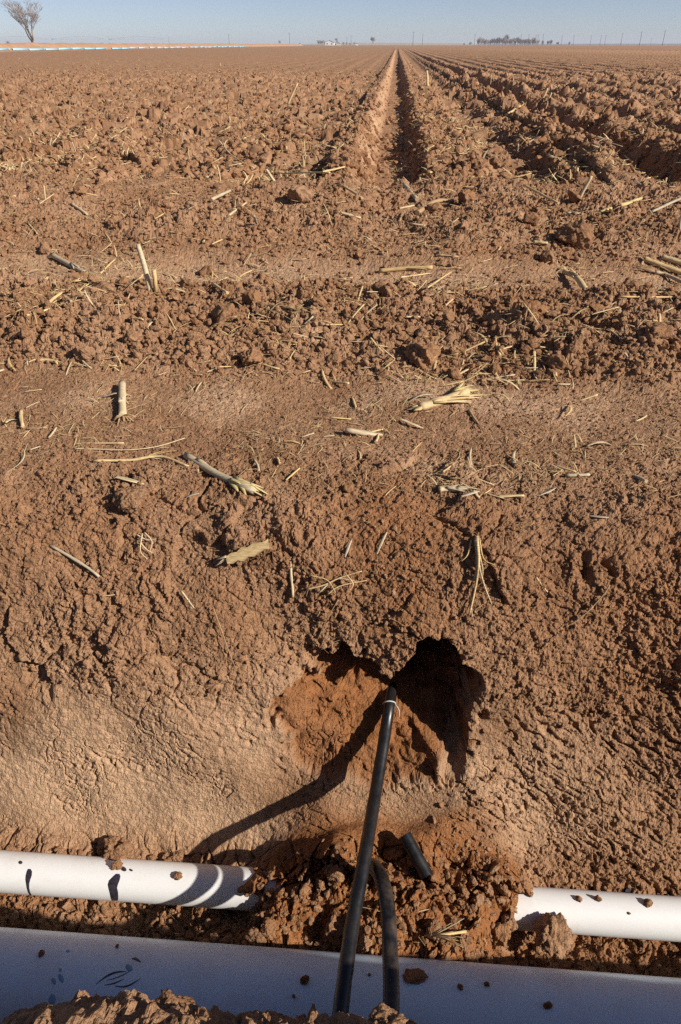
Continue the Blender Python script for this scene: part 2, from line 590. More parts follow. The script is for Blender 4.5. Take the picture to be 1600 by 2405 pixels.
def ramp(nt, fac, stops):
    r = nt.nodes.new("ShaderNodeValToRGB")
    e = r.color_ramp.elements
    while len(e) < len(stops):
        e.new(.5)
    for el, (p, c) in zip(e, stops):
        el.position = p
        el.color = c if len(c) == 4 else (*c, 1)
    nt.links.new(fac, r.inputs[0])
    return r.outputs[0]


def mixc(nt, fac, a, b, mode='MIX'):
    m = nt.nodes.new("ShaderNodeMix")
    m.data_type = 'RGBA'
    m.blend_type = mode
    for s, val in ((m.inputs[0], fac), (m.inputs[6], a), (m.inputs[7], b)):
        if isinstance(val, (float, int)):
            s.default_value = val
        elif isinstance(val, tuple):
            s.default_value = (*val, 1)
        else:
            nt.links.new(val, s)
    return m.outputs[2]


SOIL = (.330, .182, .097)
MOIST = (.290, .122, .046)
PALE = (.530, .338, .203)


def soil_mat(name, ground):
    m, nt, b = new_mat(name, .95)
    b.inputs["Specular IOR Level"].default_value = .12
    L = nt.links
    if ground:
        tc = N(nt, "ShaderNodeTexCoord").outputs["Object"]
    else:
        geo = N(nt, "ShaderNodeNewGeometry")
        tc = geo.outputs["Position"]
    n1 = N(nt, "ShaderNodeTexNoise", Scale=3.0, Detail=6.0, Roughness=.62)
    n2 = N(nt, "ShaderNodeTexNoise", Scale=46.0, Detail=5.0, Roughness=.65)
    n3 = N(nt, "ShaderNodeTexNoise", Scale=330.0, Detail=3.0, Roughness=.7)
    for n in (n1, n2, n3):
        L.new(tc, n.inputs["Vector"])
    base = ramp(nt, n1.outputs[0], [(.30, (.258, .132, .066)), (.52, SOIL), (.72, (.410, .246, .144))])
    if ground:
        am = N(nt, "ShaderNodeAttribute", attribute_name="moist").outputs["Fac"]
        ap = N(nt, "ShaderNodeAttribute", attribute_name="pale").outputs["Fac"]
        base = mixc(nt, ap, base, PALE)
        base = mixc(nt, am, base, MOIST)
    else:
        oi = N(nt, "ShaderNodeObjectInfo")
        base = mixc(nt, ramp(nt, oi.outputs["Random"], [(.3, (0, 0, 0)), (1, (.65, .65, .65))]), base, (.30, .145, .064))
    v = ramp(nt, n2.outputs[0], [(.25, (.70, .70, .70)), (.75, (1.24, 1.24, 1.24))])
    base = mixc(nt, 1.0, base, v, 'MULTIPLY')
    # pale mineral grit
    g = ramp(nt, n3.outputs[0], [(.655, (0, 0, 0)), (.72, (.5, .5, .5))])
    base = mixc(nt, g, base, (.58, .42, .27))
    L.new(base, b.inputs["Base Color"])
    bmp = N(nt, "ShaderNodeBump", Strength=1.0, Distance=.007)
    bmp2 = N(nt, "ShaderNodeBump", Strength=.9, Distance=.0028)
    n4 = N(nt, "ShaderNodeTexNoise", Scale=95.0, Detail=5.0, Roughness=.68)
    L.new(tc, n4.inputs["Vector"])
    L.new(n4.outputs[0], bmp.inputs["Height"])
    L.new(n3.outputs[0], bmp2.inputs["Height"])
    L.new(bmp.outputs[0], bmp2.inputs["Normal"])
    vo = N(nt, "ShaderNodeTexVoronoi", Scale=210.0)
    L.new(tc, vo.inputs["Vector"])
    bmp3 = N(nt, "ShaderNodeBump", Strength=.8, Distance=.0022)
    bmp3.invert = True
    L.new(vo.outputs["Distance"], bmp3.inputs["Height"])
    L.new(bmp2.outputs[0], bmp3.inputs["Normal"])
    L.new(bmp3.outputs[0], b.inputs["Normal"])
    return m


M_GROUND = soil_mat("red_soil", True)
M_CLOD = soil_mat("red_soil_clod", False)


def simple(name, col, rough=.7, spec=.3, var=.25, scale=30, bump=0.0, stretch=None, metal=0):
    m, nt, b = new_mat(name, rough)
    b.inputs["Specular IOR Level"].default_value = spec
    b.inputs["Metallic"].default_value = metal
    tc = N(nt, "ShaderNodeTexCoord").outputs["Object"]
    if stretch:
        mp = N(nt, "ShaderNodeMapping")
        mp.inputs["Scale"].default_value = stretch
        nt.links.new(tc, mp.inputs["Vector"])
        tc = mp.outputs[0]
    n = N(nt, "ShaderNodeTexNoise", Scale=scale, Detail=4.0, Roughness=.6)
    nt.links.new(tc, n.inputs["Vector"])
    c = ramp(nt, n.outputs[0], [(.3, tuple(x * (1 - var) for x in col)), (.7, tuple(min(1, x * (1 + var)) for x in col))])
    nt.links.new(c, b.inputs["Base Color"])
    if bump:
        bp = N(nt, "ShaderNodeBump", Strength=.6, Distance=bump)
        nt.links.new(n.outputs[0], bp.inputs["Height"])
        nt.links.new(bp.outputs[0], b.inputs["Normal"])
    return m


def straw_mat(name, a, b_, c):
    m, nt, b = new_mat(name, .6)
    b.inputs["Specular IOR Level"].default_value = .3
    oi = N(nt, "ShaderNodeObjectInfo")
    geo = N(nt, "ShaderNodeNewGeometry")
    tc = N(nt, "ShaderNodeTexCoord").outputs["Object"]
    mp = N(nt, "ShaderNodeMapping")
    mp.inputs["Scale"].default_value = (14, 420, 420)
    nt.links.new(tc, mp.inputs["Vector"])
    n = N(nt, "ShaderNodeTexNoise", Scale=1.0, Detail=3.0)
    nt.links.new(mp.outputs[0], n.inputs["Vector"])
    rnd = N(nt, "ShaderNodeMath", operation='ADD')
    nt.links.new(oi.outputs["Random"], rnd.inputs[0])
    nt.links.new(geo.outputs["Random Per Island"], rnd.inputs[1])
    fr = N(nt, "ShaderNodeMath", operation='FRACT')
    nt.links.new(rnd.outputs[0], fr.inputs[0])
    base = ramp(nt, fr.outputs[0], [(0, a), (.5, b_), (1, c)])
    v = ramp(nt, n.outputs[0], [(.3, (.62, .58, .52)), (.65, (1.12, 1.1, 1.08))])
    base = mixc(nt, 1.0, base, v, 'MULTIPLY')
    nt.links.new(base, b.inputs["Base Color"])
    return m


M_STRAW = straw_mat("dry_straw", (.64, .48, .25), (.58, .41, .19), (.54, .45, .30))
M_GREY = straw_mat("weathered_stalk", (.46, .37, .24), (.54, .44, .28), (.42, .35, .25))
M_HUSK = straw_mat("papery_husk", (.64, .52, .33), (.58, .45, .26), (.56, .48, .36))
M_OLIVE = straw_mat("greenish_stalk", (.44, .37, .15), (.54, .43, .20), (.47, .37, .18))
M_ROOT = straw_mat("dry_root", (.36, .22, .11), (.42, .28, .15), (.30, .19, .10))
M_BARK = simple("pale_bark", (.30, .24, .19), .9, .1, .35, 2.5)
M_TWIG = simple("bare_twigs", (.25, .21, .185), .9, .1, .2, 1.5)
M_BRUSH = simple("winter_brush", (.30, .255, .26), .9, .1, .2, .6)
M_POLE = simple("weathered_pole", (.16, .13, .11), .9, .1, .2, 1)
M_STEEL = simple("galvanised_steel", (.34, .36, .38), .5, .4, .1, 1)
M_WHITE = simple("white_siding", (.78, .78, .76), .7, .3, .05, 1)
M_ROOF = simple("grey_roofing", (.36, .37, .39), .7, .3, .15, 1)
M_GLASS = simple("window_glass", (.05, .06, .07), .1, .5, .1, 1)


# ------------------------------------------------------------------ ground mesh
def build_ground():
    A = [float(A_of_y(-6))]
    end = float(A_of_y(-.15))
    while A[-1] < end:
        A.append(A[-1] + .12)
    A_end = float(A_of_y(4200))
    while A[-1] < A_end:
        sa = float(grid_sp(np.array([A[-1]]))[0][0])
        ya = float(np.interp(A[-1], _A, _y))
        A.append(A[-1] + (.009 if ya < .27 else (.006 if .402 < ya < .47 else max(.0026, sa * 1.05))))
        if len(A) > 4000:
            break
    A = np.array(A)
    y, z = np.interp(A, _A, _y), np.interp(A, _A, _z)
    t = np.maximum(.95, y * CP - (z - H) * SP_)
    half = 800 / F * t * 1.10
    ncore, nout = 610, 34
    g = np.linspace(-1, 1, ncore)
    k = np.arange(1, nout + 1)
    ext = 1 + (g[1] - g[0]) * np.cumsum(1.17 ** k)
    g = np.concatenate([-ext[::-1], g, ext])
    nr, nc = len(A), len(g)
    X = (-SYW / CYW * np.maximum(y, 0))[:, None] + half[:, None] * g[None, :]
    Ag = np.repeat(A[:, None], nc, 1)
    dg = np.gradient(g)
    sp = np.maximum(half[:, None] * dg[None, :], (grid_sp(A)[1])[:, None])
    step = np.gradient(A)
    sp = np.maximum(sp, .55 * np.minimum(step, 1e3)[:, None])
    P, mo, pa = surf(Ag.ravel(), X.ravel(), sp.ravel())
    # far away the plain drops out of relief altogether
    ii = np.arange(nr * nc).reshape(nr, nc)
    Q = np.stack([ii[:-1, :-1], ii[:-1, 1:], ii[1:, 1:], ii[1:, :-1]], -1).reshape(-1, 4)
    me = mesh_np("ground", P, Q, False)
    add_attr(me, "moist", mo)
    add_attr(me, "pale", pa)
    o = obj("ground", me, M_GROUND)
    o["kind"] = "structure"
    o["label"] = "tilled red soil field with headland tracks and open trench"
    return P.reshape(nr, nc, 3)


GRID = build_ground()
# ------------------------------------------------------------------ pipes in the trench
def pvc_mat(name, col, dirt, rough):
    m, nt, b = new_mat(name, rough)
    b.inputs["Specular IOR Level"].default_value = .45
    tc = N(nt, "ShaderNodeTexCoord").outputs["Object"]
    n = N(nt, "ShaderNodeTexNoise", Scale=9.0, Detail=8.0, Roughness=.7)
    mp = N(nt, "ShaderNodeMapping")
    mp.inputs["Scale"].default_value = (1, 6, 6)
    n2 = N(nt, "ShaderNodeTexNoise", Scale=160.0, Detail=3.0, Roughness=.7)
    n3 = N(nt, "ShaderNodeTexNoise", Scale=14.0, Detail=3.0, Roughness=.5)
    nt.links.new(tc, n.inputs["Vector"])
    nt.links.new(tc, mp.inputs["Vector"])
    nt.links.new(mp.outputs[0], n3.inputs["Vector"])
    nt.links.new(tc, n2.inputs["Vector"])
    f = ramp(nt, n.outputs[0], [(.52, (0, 0, 0)), (.80, (dirt, dirt, dirt))])
    c = mixc(nt, f, col, (.50, .36, .25))
    sp = ramp(nt, n2.outputs[0], [(.70, (0, 0, 0)), (.74, (.7, .7, .7))])
    gate = ramp(nt, n.outputs[0], [(.45, (0, 0, 0)), (.6, (1, 1, 1))])
    sp2 = mixc(nt, 1.0, sp, gate, 'MULTIPLY')
    c = mixc(nt, sp2, c, (.16, .09, .05))
    st = ramp(nt, n3.outputs[0], [(.6, (0, 0, 0)), (.8, (.18, .18, .18))])
    c = mixc(nt, st, c, (.55, .47, .38))
    nt.links.new(c, b.inputs["Base Color"])
    rr = ramp(nt, n.outputs[0], [(.3, (rough,) * 3), (.8, (min(1, rough + .3),) * 3)])
    nt.links.new(rr, b.inputs["Roughness"])
    return m


M_PVC = pvc_mat("white_pvc", (.72, .71, .69), .5, .36)
M_BPVC = pvc_mat("bluish_pvc", (.62, .79, .93), .40, .30)
M_PRIMER = simple("dark_primer", (.030, .024, .034), .35, .5, .5, 160)
M_INK = simple("dark_smear", (.055, .07, .09), .5, .4, .3, 60)
M_BLUE = simple("blue_glue", (.20, .34, .50), .35, .5, .15, 60)
M_HOSE = None


def hose_mat(name, dust):
    m, nt, b = new_mat(name, .42)
    b.inputs["Specular IOR Level"].default_value = .5
    tc = N(nt, "ShaderNodeTexCoord").outputs["Object"]
    n = N(nt, "ShaderNodeTexNoise", Scale=26.0, Detail=6.0, Roughness=.72)
    mp = N(nt, "ShaderNodeMapping")
    mp.inputs["Scale"].default_value = (60, 4, 60)
    nt.links.new(tc, mp.inputs["Vector"])
    n2 = N(nt, "ShaderNodeTexNoise", Scale=6.0, Detail=3.0)
    nt.links.new(mp.outputs[0], n2.inputs["Vector"])
    nt.links.new(tc, n.inputs["Vector"])
    f = ramp(nt, n.outputs[0], [(.42, (0, 0, 0)), (.85, (dust, dust, dust))])
    c = mixc(nt, f, (.008, .008, .009), (.17, .11, .07))
    g = ramp(nt, n2.outputs[0], [(.60, (0, 0, 0)), (.75, (.22, .22, .22))])
    c = mixc(nt, g, c, (.06, .055, .055))
    nt.links.new(c, b.inputs["Base Color"])
    rr = ramp(nt, n.outputs[0], [(.3, (.24, .24, .24)), (.75, (.50, .50, .50))])
    nt.links.new(rr, b.inputs["Roughness"])
    bp = N(nt, "ShaderNodeBump", Strength=.25, Distance=.001)
    nt.links.new(n.outputs[0], bp.inputs["Height"])
    nt.links.new(bp.outputs[0], b.inputs["Normal"])
    return m


M_HOSE = hose_mat("black_polyethylene", .10)
M_HOSE2 = hose_mat("dusty_black_polyethylene", .60)
M_TIE = simple("white_nylon", (.50, .49, .46), .5, .4, .05, 50)

WP = (.795, -.733, .0445)       # white pipe: y, z, radius (runs along x)
BP = (.530, -.670, .1095)       # large pipe


def pipe_mesh(name, x0, x1, r, wall, n=72, seg=40):
    V, Q = [], []
    rings = []
    xs = np.linspace(x0, x1, seg)
    for rad, xl in ((r, xs), (r - wall, xs[::-1])):
        for x in xl:
            rings.append(len(V))
            for k in range(n):
                a = 2 * math.pi * k / n
                V.append((x, math.cos(a) * rad, math.sin(a) * rad))
    m = len(rings)
    for i in range(m):
        a, b = rings[i], rings[(i + 1) % m]
        for k in range(n):
            k2 = (k + 1) % n
            Q.append((a + k, b + k, b + k2, a + k2))
    return mesh_np(name, np.array(V), np.array(Q))


def on_pipe(pp, u, v, lift=0.0):
    """pixel -> point and normal on a pipe"""
    d = ray(u, v)
    oy, oz = -pp[0], H - pp[1]
    r = pp[2]
    a = d.y ** 2 + d.z ** 2
    b = 2 * (oy * d.y + oz * d.z)
    c = oy * oy + oz * oz - r * r
    disc = max(0, b * b - 4 * a * c)
    t = (-b - math.sqrt(disc)) / (2 * a)
    p = Vector((0, 0, H)) + d * t
    n = Vector((0, p.y - pp[0], p.z - pp[1])).normalized()
    return p + n * lift, n


def mark(name, pp, strip, mat, parent, lift=.0009, cols=4):
    """stain on a pipe: rows of (v, u_left, u_right) in photograph coordinates give its place and outline"""
    V, Q = [], []
    rows = []
    for (v0, a0, b0), (v1, a1, b1) in zip(strip[:-1], strip[1:]):
        for i in range(2):
            t = i / 2
            rows.append((v0 + (v1 - v0) * t, a0 + (a1 - a0) * t, b0 + (b1 - b0) * t))
    rows.append(strip[-1])
    for v, a, b in rows:
        for k in range(cols + 1):
            w = k / cols
            V.append(tuple(on_pipe(pp, a + (b - a) * w, v, lift * (1 if 0 < k < cols else .35))[0] - parent.location))
    n = cols + 1
    for i in range(len(rows) - 1):
        for k in range(cols):
            Q.append((i * n + k, i * n + k + 1, (i + 1) * n + k + 1, (i + 1) * n + k))
    return obj(name, mesh_np(name, np.array(V), np.array(Q)), mat, parent)


def oval(u, v, ru, rv, tilt=0.0, k=8):
    return [(v + rv * math.cos(math.pi * (1 - i / k)), u + tilt * math.cos(math.pi * (1 - i / k)) - ru * math.sin(math.pi * i / k) - .01,
             u + tilt * math.cos(math.pi * (1 - i / k)) + ru * math.sin(math.pi * i / k) + .01) for i in range(k + 1)]


wp = empty("white_pipe", (0, WP[0], WP[1]))
tag(wp, "thin white plastic pipe along the foot of the bank, its middle buried under soil", "pipe")
obj("pipe_wall", pipe_mesh("pipe_wall", -7, 7, WP[2], .005), M_PVC, wp)
z5 = lambda rows, ou, ov, s: [(ov + y / s, ou + a / s, ou + b / s) for y, a, b in rows]
mark("primer_drip", WP, z5([(420, 345, 380), (450, 330, 397), (500, 318, 393), (550, 314, 375), (600, 322, 362), (650, 330, 362), (700, 345, 372), (738, 370, 392)], 0, 1960, 5.227), M_PRIMER, wp)
mark("primer_drip", WP, z5([(480, 1425, 1470), (510, 1390, 1482), (560, 1340, 1470), (610, 1325, 1450), (650, 1332, 1440), (700, 1345, 1452), (760, 1358, 1455), (805, 1372, 1452)], 0, 1960, 5.227), M_PRIMER, wp)
mark("primer_spot", WP, oval(48.5, 2025, 5, 4), M_PRIMER, wp)
mark("primer_spot", WP, oval(290, 2040, 7, 6, 3), M_PRIMER, wp)
mark("primer_spot", WP, oval(308, 2043, 4, 3, 2), M_PRIMER, wp)
mark("primer_spot", WP, oval(1478, 2092, 9, 5), M_PRIMER, wp)

bp = empty("main_pipe", (0, BP[0], BP[1]))
tag(bp, "large bluish white plastic pipe lying in the shaded trench bottom", "pipe")
obj("pipe_wall", pipe_mesh("pipe_wall", -7, 7, BP[2], .009, 96), M_BPVC, bp)
for u, v, ru, rv, tl in ((127, 2304, 5, 8, 2), (144, 2297, 6, 10, 3), (142, 2277, 4, 4, 0), (123, 2348, 8, 14, -1), (160, 2233, 5, 3, 0)):
    mark("glue_spot", BP, oval(u, v, ru, rv, tl), M_BLUE, bp)
mark("glue_spot", BP, oval(303, 2272, 8, 8, 2), M_BLUE, bp)
for (ua, va), (ub, vb), sag, w in (((226, 2311), (296, 2281), -9, 2.6), ((310, 2251), (332, 2260), -3, 3.4), ((245, 2313), (292, 2298), 3, 1.8), ((270, 2315), (330, 2297), 9, 2.2), ((250, 2302), (312, 2276), 4, 1.3)):
    pts = []
    for i in range(9):
        t = i / 8
        wv = w * math.sin(math.pi * (.08 + .84 * t))
        pts.append((ua + (ub - ua) * t, va + (vb - va) * t + sag * math.sin(math.pi * t), wv))
    V, Q = [], []
    for u, v, wv in pts:
        for k in (-1, 0, 1):
            V.append(tuple(on_pipe(BP, u, v + k * wv, .0009 if k == 0 else .0004)[0] - bp.location))
    for i in range(8):
        for k in range(2):
            Q.append((i * 3 + k, (i + 1) * 3 + k, (i + 1) * 3 + k + 1, i * 3 + k + 1))
    obj("dark_smear", mesh_np("dark_smear", np.array(V), np.array(Q)), M_INK, bp)


# ------------------------------------------------------------------ hoses
def spline(ctrl, n=60):
    c = [Vector(p) for p in ctrl]
    c = [c[0] * 2 - c[1]] + c + [c[-1] * 2 - c[-2]]
    out = []
    m = len(c) - 3
    for i in range(m):
        for j in range(n // m):
            t = j / (n // m)
            p0, p1, p2, p3 = c[i:i + 4]
            out.append(.5 * ((2 * p1) + (p2 - p0) * t + (2 * p0 - 5 * p1 + 4 * p2 - p3) * t * t + (3 * p1 - p0 - 3 * p2 + p3) * t ** 3))
    out.append(c[-2])
    return out


HR = .0137
h1c = [at_depth(928, 1545, 1.95), at_depth(918, 1628, 1.665), at_depth(905, 1720, 1.59), at_depth(884, 1850, 1.50), at_depth(857, 2010, 1.36),
       at_depth(831, 2150, 1.27), at_depth(812, 2280, 1.19), at_depth(797, 2400, 1.13), at_depth(785, 2480, 1.11)]
h1p = spline(h1c, 88)
h1 = empty("riser_hose", h1p[-1])
tag(h1, "straight black plastic hose running from the dug hole across both pipes", "hose")
rad = [HR * (1 + .018 * math.sin(i * .9) + .012 * math.sin(i * 2.3)) for i in range(len(h1p))]
obj("tube", MB().tube(h1p, rad, 28).mesh("tube", origin=h1p[-1]), M_HOSE, h1)
# nylon tie near the mouth of the hole
best = min(range(len(h1p)), key=lambda i: abs((h1p[i] - at_depth(913, 1664, 1.64)).length))
tcen, tdir = h1p[best], (h1p[best - 1] - h1p[best + 1]).normalized()
sa = tdir.cross(Vector((0, 0, 1))).normalized()
sb = tdir.cross(sa)
ring = [tcen + (sa * math.cos(k * math.pi / 12) + sb * math.sin(k * math.pi / 12)) * (HR + .0008) + tdir * .004 * math.sin(k * math.pi / 12 + .6) for k in range(25)]
tie = obj("cable_tie", MB().tube(ring, .0016, 6, caps=False).mesh("cable_tie", origin=h1p[-1]), M_TIE, h1)
c0 = tcen - sa * HR if (tcen - sa * HR).x > tcen.x else tcen + sa * HR
tl = [c0, c0 + Vector((.006, -.004, -.004)), c0 + Vector((.011, -.012, -.009)), c0 + Vector((.010, -.022, -.018))]
obj("tail", MB().tube(tl, [.002, .0014, .0012, .0010], 5).mesh("tail", origin=h1p[-1]), M_TIE, tie)

h2c = [at_depth(826, 2105, 1.53), at_depth(838, 2062, 1.48), at_depth(858, 2036, 1.425), at_depth(880, 2036, 1.375), at_depth(900, 2074, 1.325), at_depth(912, 2145, 1.275),
       at_depth(916, 2230, 1.225), at_depth(919, 2310, 1.175), at_depth(918, 2400, 1.13), at_depth(915, 2480, 1.115)]
h2p = spline(h2c, 90)
h2 = empty("bent_hose", h2p[-1])
tag(h2, "dusty black plastic hose bent into an arch beside the straight hose", "hose")
obj("tube", MB().tube(h2p, HR * 1.04, 28).mesh("tube", origin=h2p[-1]), M_HOSE2, h2)


# ------------------------------------------------------------------ clods
def clod_mesh(name, seed, sub, squash=.78, rough=.16):
    r_ = random.Random(seed)
    bm = bmesh.new()
    bmesh.ops.create_icosphere(bm, subdivisions=sub, radius=1)
    co = np.array([v.co[:] for v in bm.verts])
    for _ in range(15):
        n = np.array([r_.gauss(0, 1) for _ in range(3)])
        n /= np.linalg.norm(n)
        d = r_.uniform(.48, .88)
        k = np.maximum(0, co @ n - d)
        co -= n[None, :] * k[:, None] * .85
    sx, sy = r_.uniform(.85, 1.3), r_.uniform(.75, 1.1)
    off = seed * 7.3
    dirn = co / np.linalg.norm(co, axis=1)[:, None]
    nn = np.zeros(len(co))
    for f, a in ((1.7, 1.0), (3.7, .62), (7.9, .40), (16, .26)):
        if sub < 3 and f > 5:
            continue
        nn += a * (perlin(co[:, 0] * f + off, co[:, 1] * f + co[:, 2] * f * .7, seed) + perlin(co[:, 2] * f + off, co[:, 1] * f - co[:, 0] * f * .6, seed + 3)) * .7
    co = co + dirn * (rough * nn)[:, None]
    co *= np.array([sx, sy, squash])
    for v, c in zip(bm.verts, co):
        v.co = c
    me = bpy.data.meshes.new(name)
    bm.to_mesh(me)
    bm.free()
    me.polygons.foreach_set("use_smooth", [sub >= 3] * len(me.polygons))
    me.materials.append(M_CLOD)
    return me


CLODS = [clod_mesh("soil_clod", 100 + i, 4, random.uniform(.62, .9), .20) for i in range(10)]
BIGCLODS = [clod_mesh("soil_clod", 300 + i, 5, .8, .22) for i in range(5)]
GC = "loose soil clods"


def put_clod(p, r, label, big=False, group=None, sink=.25, mesh=None, name="soil_clod", n=None):
    o = obj(name, mesh or random.choice(BIGCLODS if big else CLODS))
    nn = Vector(n) if n is not None else Vector((0, 0, 1))
    o.location = Vector(p) + nn * r * (.75 - sink)
    o.scale = (r,) * 3
    o.rotation_euler = (random.uniform(-.4, .4), random.uniform(-.4, .4), random.uniform(0, 6.28))
    return tag(o, label, "clod", group)


FWD = Vector((-SYW * CP, CYW * CP, -SP_))
RGT = Vector((CYW, SYW, 0))
DWN = FWD.cross(RGT)


def project(p):
    q = Vector(p) - Vector((0, 0, H))
    t = q.dot(FWD)
    return CX + F * q.dot(RGT) / t, CY + F * q.dot(DWN) / t, t


_gp = GRID.reshape(-1, 3)
_q = _gp - np.array([0, 0, H])
_t = _q @ np.array(FWD)
_ok = _t > .2
_tt = np.where(_ok, _t, 1)
_u, _v = CX + F * (_q @ np.array(RGT)) / _tt, CY + F * (_q @ np.array(DWN)) / _tt
_ok &= (_u > -300) & (_u < 1900) & (_v > 60) & (_v < 2700)
_id = np.nonzero(_ok)[0]
_id = _id[np.argsort(-_t[_id])]
_BIN = np.full((680, 560), -1, np.int64)
_BIN[((_v[_id] - 60) // 4).astype(int), ((_u[_id] + 300) // 4).astype(int)] = _id      # nearest surface wins


def ground_px(u, v):
    """point of the ground seen at a photograph position"""
    r, c = int((v - 60) // 4), int((u + 300) // 4)
    for w in (1, 3, 8):
        cand = _BIN[max(0, r - w):r + w + 1, max(0, c - w):c + w + 1].ravel()
        cand = cand[cand >= 0]
        if len(cand):
            break
    k = int(cand[np.argmin((_u[cand] - u) ** 2 + (_v[cand] - v) ** 2)])
    i, j = divmod(k, GRID.shape[1])
    i, j = min(max(i, 2), GRID.shape[0] - 3), min(max(j, 2), GRID.shape[1] - 3)
    n = np.cross(GRID[i, j + 2] - GRID[i, j - 2], GRID[i + 2, j] - GRID[i - 2, j])
    n /= np.linalg.norm(n) + 1e-12
    return Vector(_gp[k]), Vector(n), float(_t[k])


hero_clods = [
    (1300, 2198, 52, "big cracked clod leaning against the white pipe", 1),
    (1262, 2150, 30, "lump of red soil beside the cracked clod at the pipe's buried end", 1),
    (990, 845, 46, "flat topped clod standing above the smooth track, dark hollow beside it", 1),
    (205, 840, 30, "rounded clod on the smooth track near a short pale stem", 1),
    (1345, 570, 48, "tall cracked clod at the wheel track's far edge", 1),
    (1095, 475, 28, "pale flat faced clod at the furrow's mouth", 1),
    (310, 1185, 44, "broad crusted slab of soil at the trench lip", 1),
    (700, 470, 36, "dark sided clod at the ends of the furrows", 1),
    (590, 850, 34, "shadowed clod at the foot of the cloddy ridge", 1),
    (915, 690, 26, "upright clod on the wheel track's near edge", 1),
    (820, 1150, 14, "small pinkish clod on the track beside the trench lip", 0),
    (1155, 1300, 17, "grey brown clod beside the hanging roots", 0),
]
for u, v, rp, lab, b in hero_clods:
    p, n, t = ground_px(u, v)
    if u in (1300,):
        p = Vector((at_z(u, v, -.76).x, .70, -.80))
        p.x = at_z(u, v, -.74).x
        put_clod(at_depth(1292, 2196, 1.47), .047, lab, True, sink=.75)
        continue
    put_clod(p, rp * t / F, lab, bool(b), sink=.45)
# soil lying on the pipes
for u, v, rp, pp, lab in ((420, 2057, 11, WP, "single clod resting on the sunlit white pipe between stain and hose shadow"),
                          (1360, 2112, 7, WP, "small crumb clod on the white pipe"), (1405, 2112, 8, WP, "small crumb clod on the white pipe"),
                          (1522, 2122, 9, WP, "small crumb clod on the white pipe"), (1478, 2144, 3.5, WP, "small crumb clod on the white pipe"),
                          (716, 2304, 12, BP, "round dark clod stuck on the large bluish pipe"),
                          (98, 2240, 7, BP, "tiny dark clod stuck on the large bluish pipe"), (1143, 2313, 7, BP, "tiny dark clod stuck on the large bluish pipe"),
                          (1082, 2319, 8, BP, "tiny dark clod stuck on the large bluish pipe"), (275, 2224, 5, BP, "tiny dark clod stuck on the large bluish pipe"),
                          (690, 2340, 5, BP, "tiny dark clod stuck on the large bluish pipe"), (1285, 2362, 10, BP, "tiny dark clod stuck on the large bluish pipe"),
                          (868, 2290, 4, BP, "tiny dark clod stuck on the large bluish pipe")):
    p, n = on_pipe(pp, u, v)
    t = (p - Vector((0, 0, H))).length * .85
    put_clod(p, rp * t / F, lab, rp > 9, "crumbs on the white pipe" if "crumb" in lab else ("crumbs on the large pipe" if "tiny" in lab else None), sink=.3, n=n)
# flat smear of mud on the large pipe, and soil spilled over the white pipe
p, n = on_pipe(BP, 980, 2294)
o = put_clod(p, .022, "flat patch of dark mud stuck on the large pipe between hose and straw", True, sink=.62, n=n)
o.scale = (.027, .017, .006)
o.rotation_euler = (-.35, 0, .1)
for i, (u, v, r) in enumerate(((272, 2012, .030), (286, 1996, .026), (262, 1990, .022), (276, 2035, .016))):
    p, n = on_pipe(WP, u, v)
    put_clod(p, r, "lump of the soil spill hanging over the white pipe's back", True, "soil spilled over the white pipe", sink=.55, n=n)
# sunlit lumps on the near spoil edge
for u, v, r, t, lab in ((908, 2412, .024, .76, "sunlit rough clod at the near trench edge in front of the bent hose"),
                        (848, 2436, .024, .80, "lower clod beside the rough sunlit clod at the near trench edge"),
                        (440, 2462, .042, .745, "broad sunlit mound of soil on the near trench edge"),
                        (335, 2490, .034, .80, "shaded mound of soil beside the broad sunlit mound"),
                        (215, 2505, .040, .86, "low shaded mound of soil at the near edge by the glue spots"),
                        (660, 2490, .045, .86, "low shaded mound of soil between hose and broad sunlit mound")):
    p = at_depth(u, v, t)
    put_clod(p - Vector((0, 0, r * .75)), r, lab, True, sink=0).scale = (r * 1.35, r, r)


# ------------------------------------------------------------------ hose offcut
pa = ground_px(952, 1978)[0] + Vector((0, 0, .030))
pb = ground_px(1003, 2072)[0] + Vector((0, 0, .026))
oc = empty("hose_offcut", (pa + pb) / 2)
tag(oc, "short cut length of black hose lying on the soil heap", "hose")
mb = MB()
mb.tube([pa, pa.lerp(pb, .33), pa.lerp(pb, .66), pb], .0150, 24, caps=False)
mb.tube([pb, pa.lerp(pb, .66), pa.lerp(pb, .33), pa], .0125, 24, caps=False)
for e in (pa, pb):
    d = (pb - pa).normalized()
    s1 = d.cross(Vector((0, 0, 1))).normalized()
    s2 = d.cross(s1)
    b = len(mb.v)
    for k in range(24):
        an = 2 * math.pi * k / 24
        mb.v.append(e + (s1 * math.cos(an) + s2 * math.sin(an)) * .0151)
        mb.v.append(e + (s1 * math.cos(an) + s2 * math.sin(an)) * .0124)
    for k in range(24):
        k2 = (k + 1) % 24
        mb.f.append((b + 2 * k, b + 2 * k2, b + 2 * k2 + 1, b + 2 * k + 1))
obj("tube", mb.mesh("tube", origin=oc.location), M_HOSE, oc)
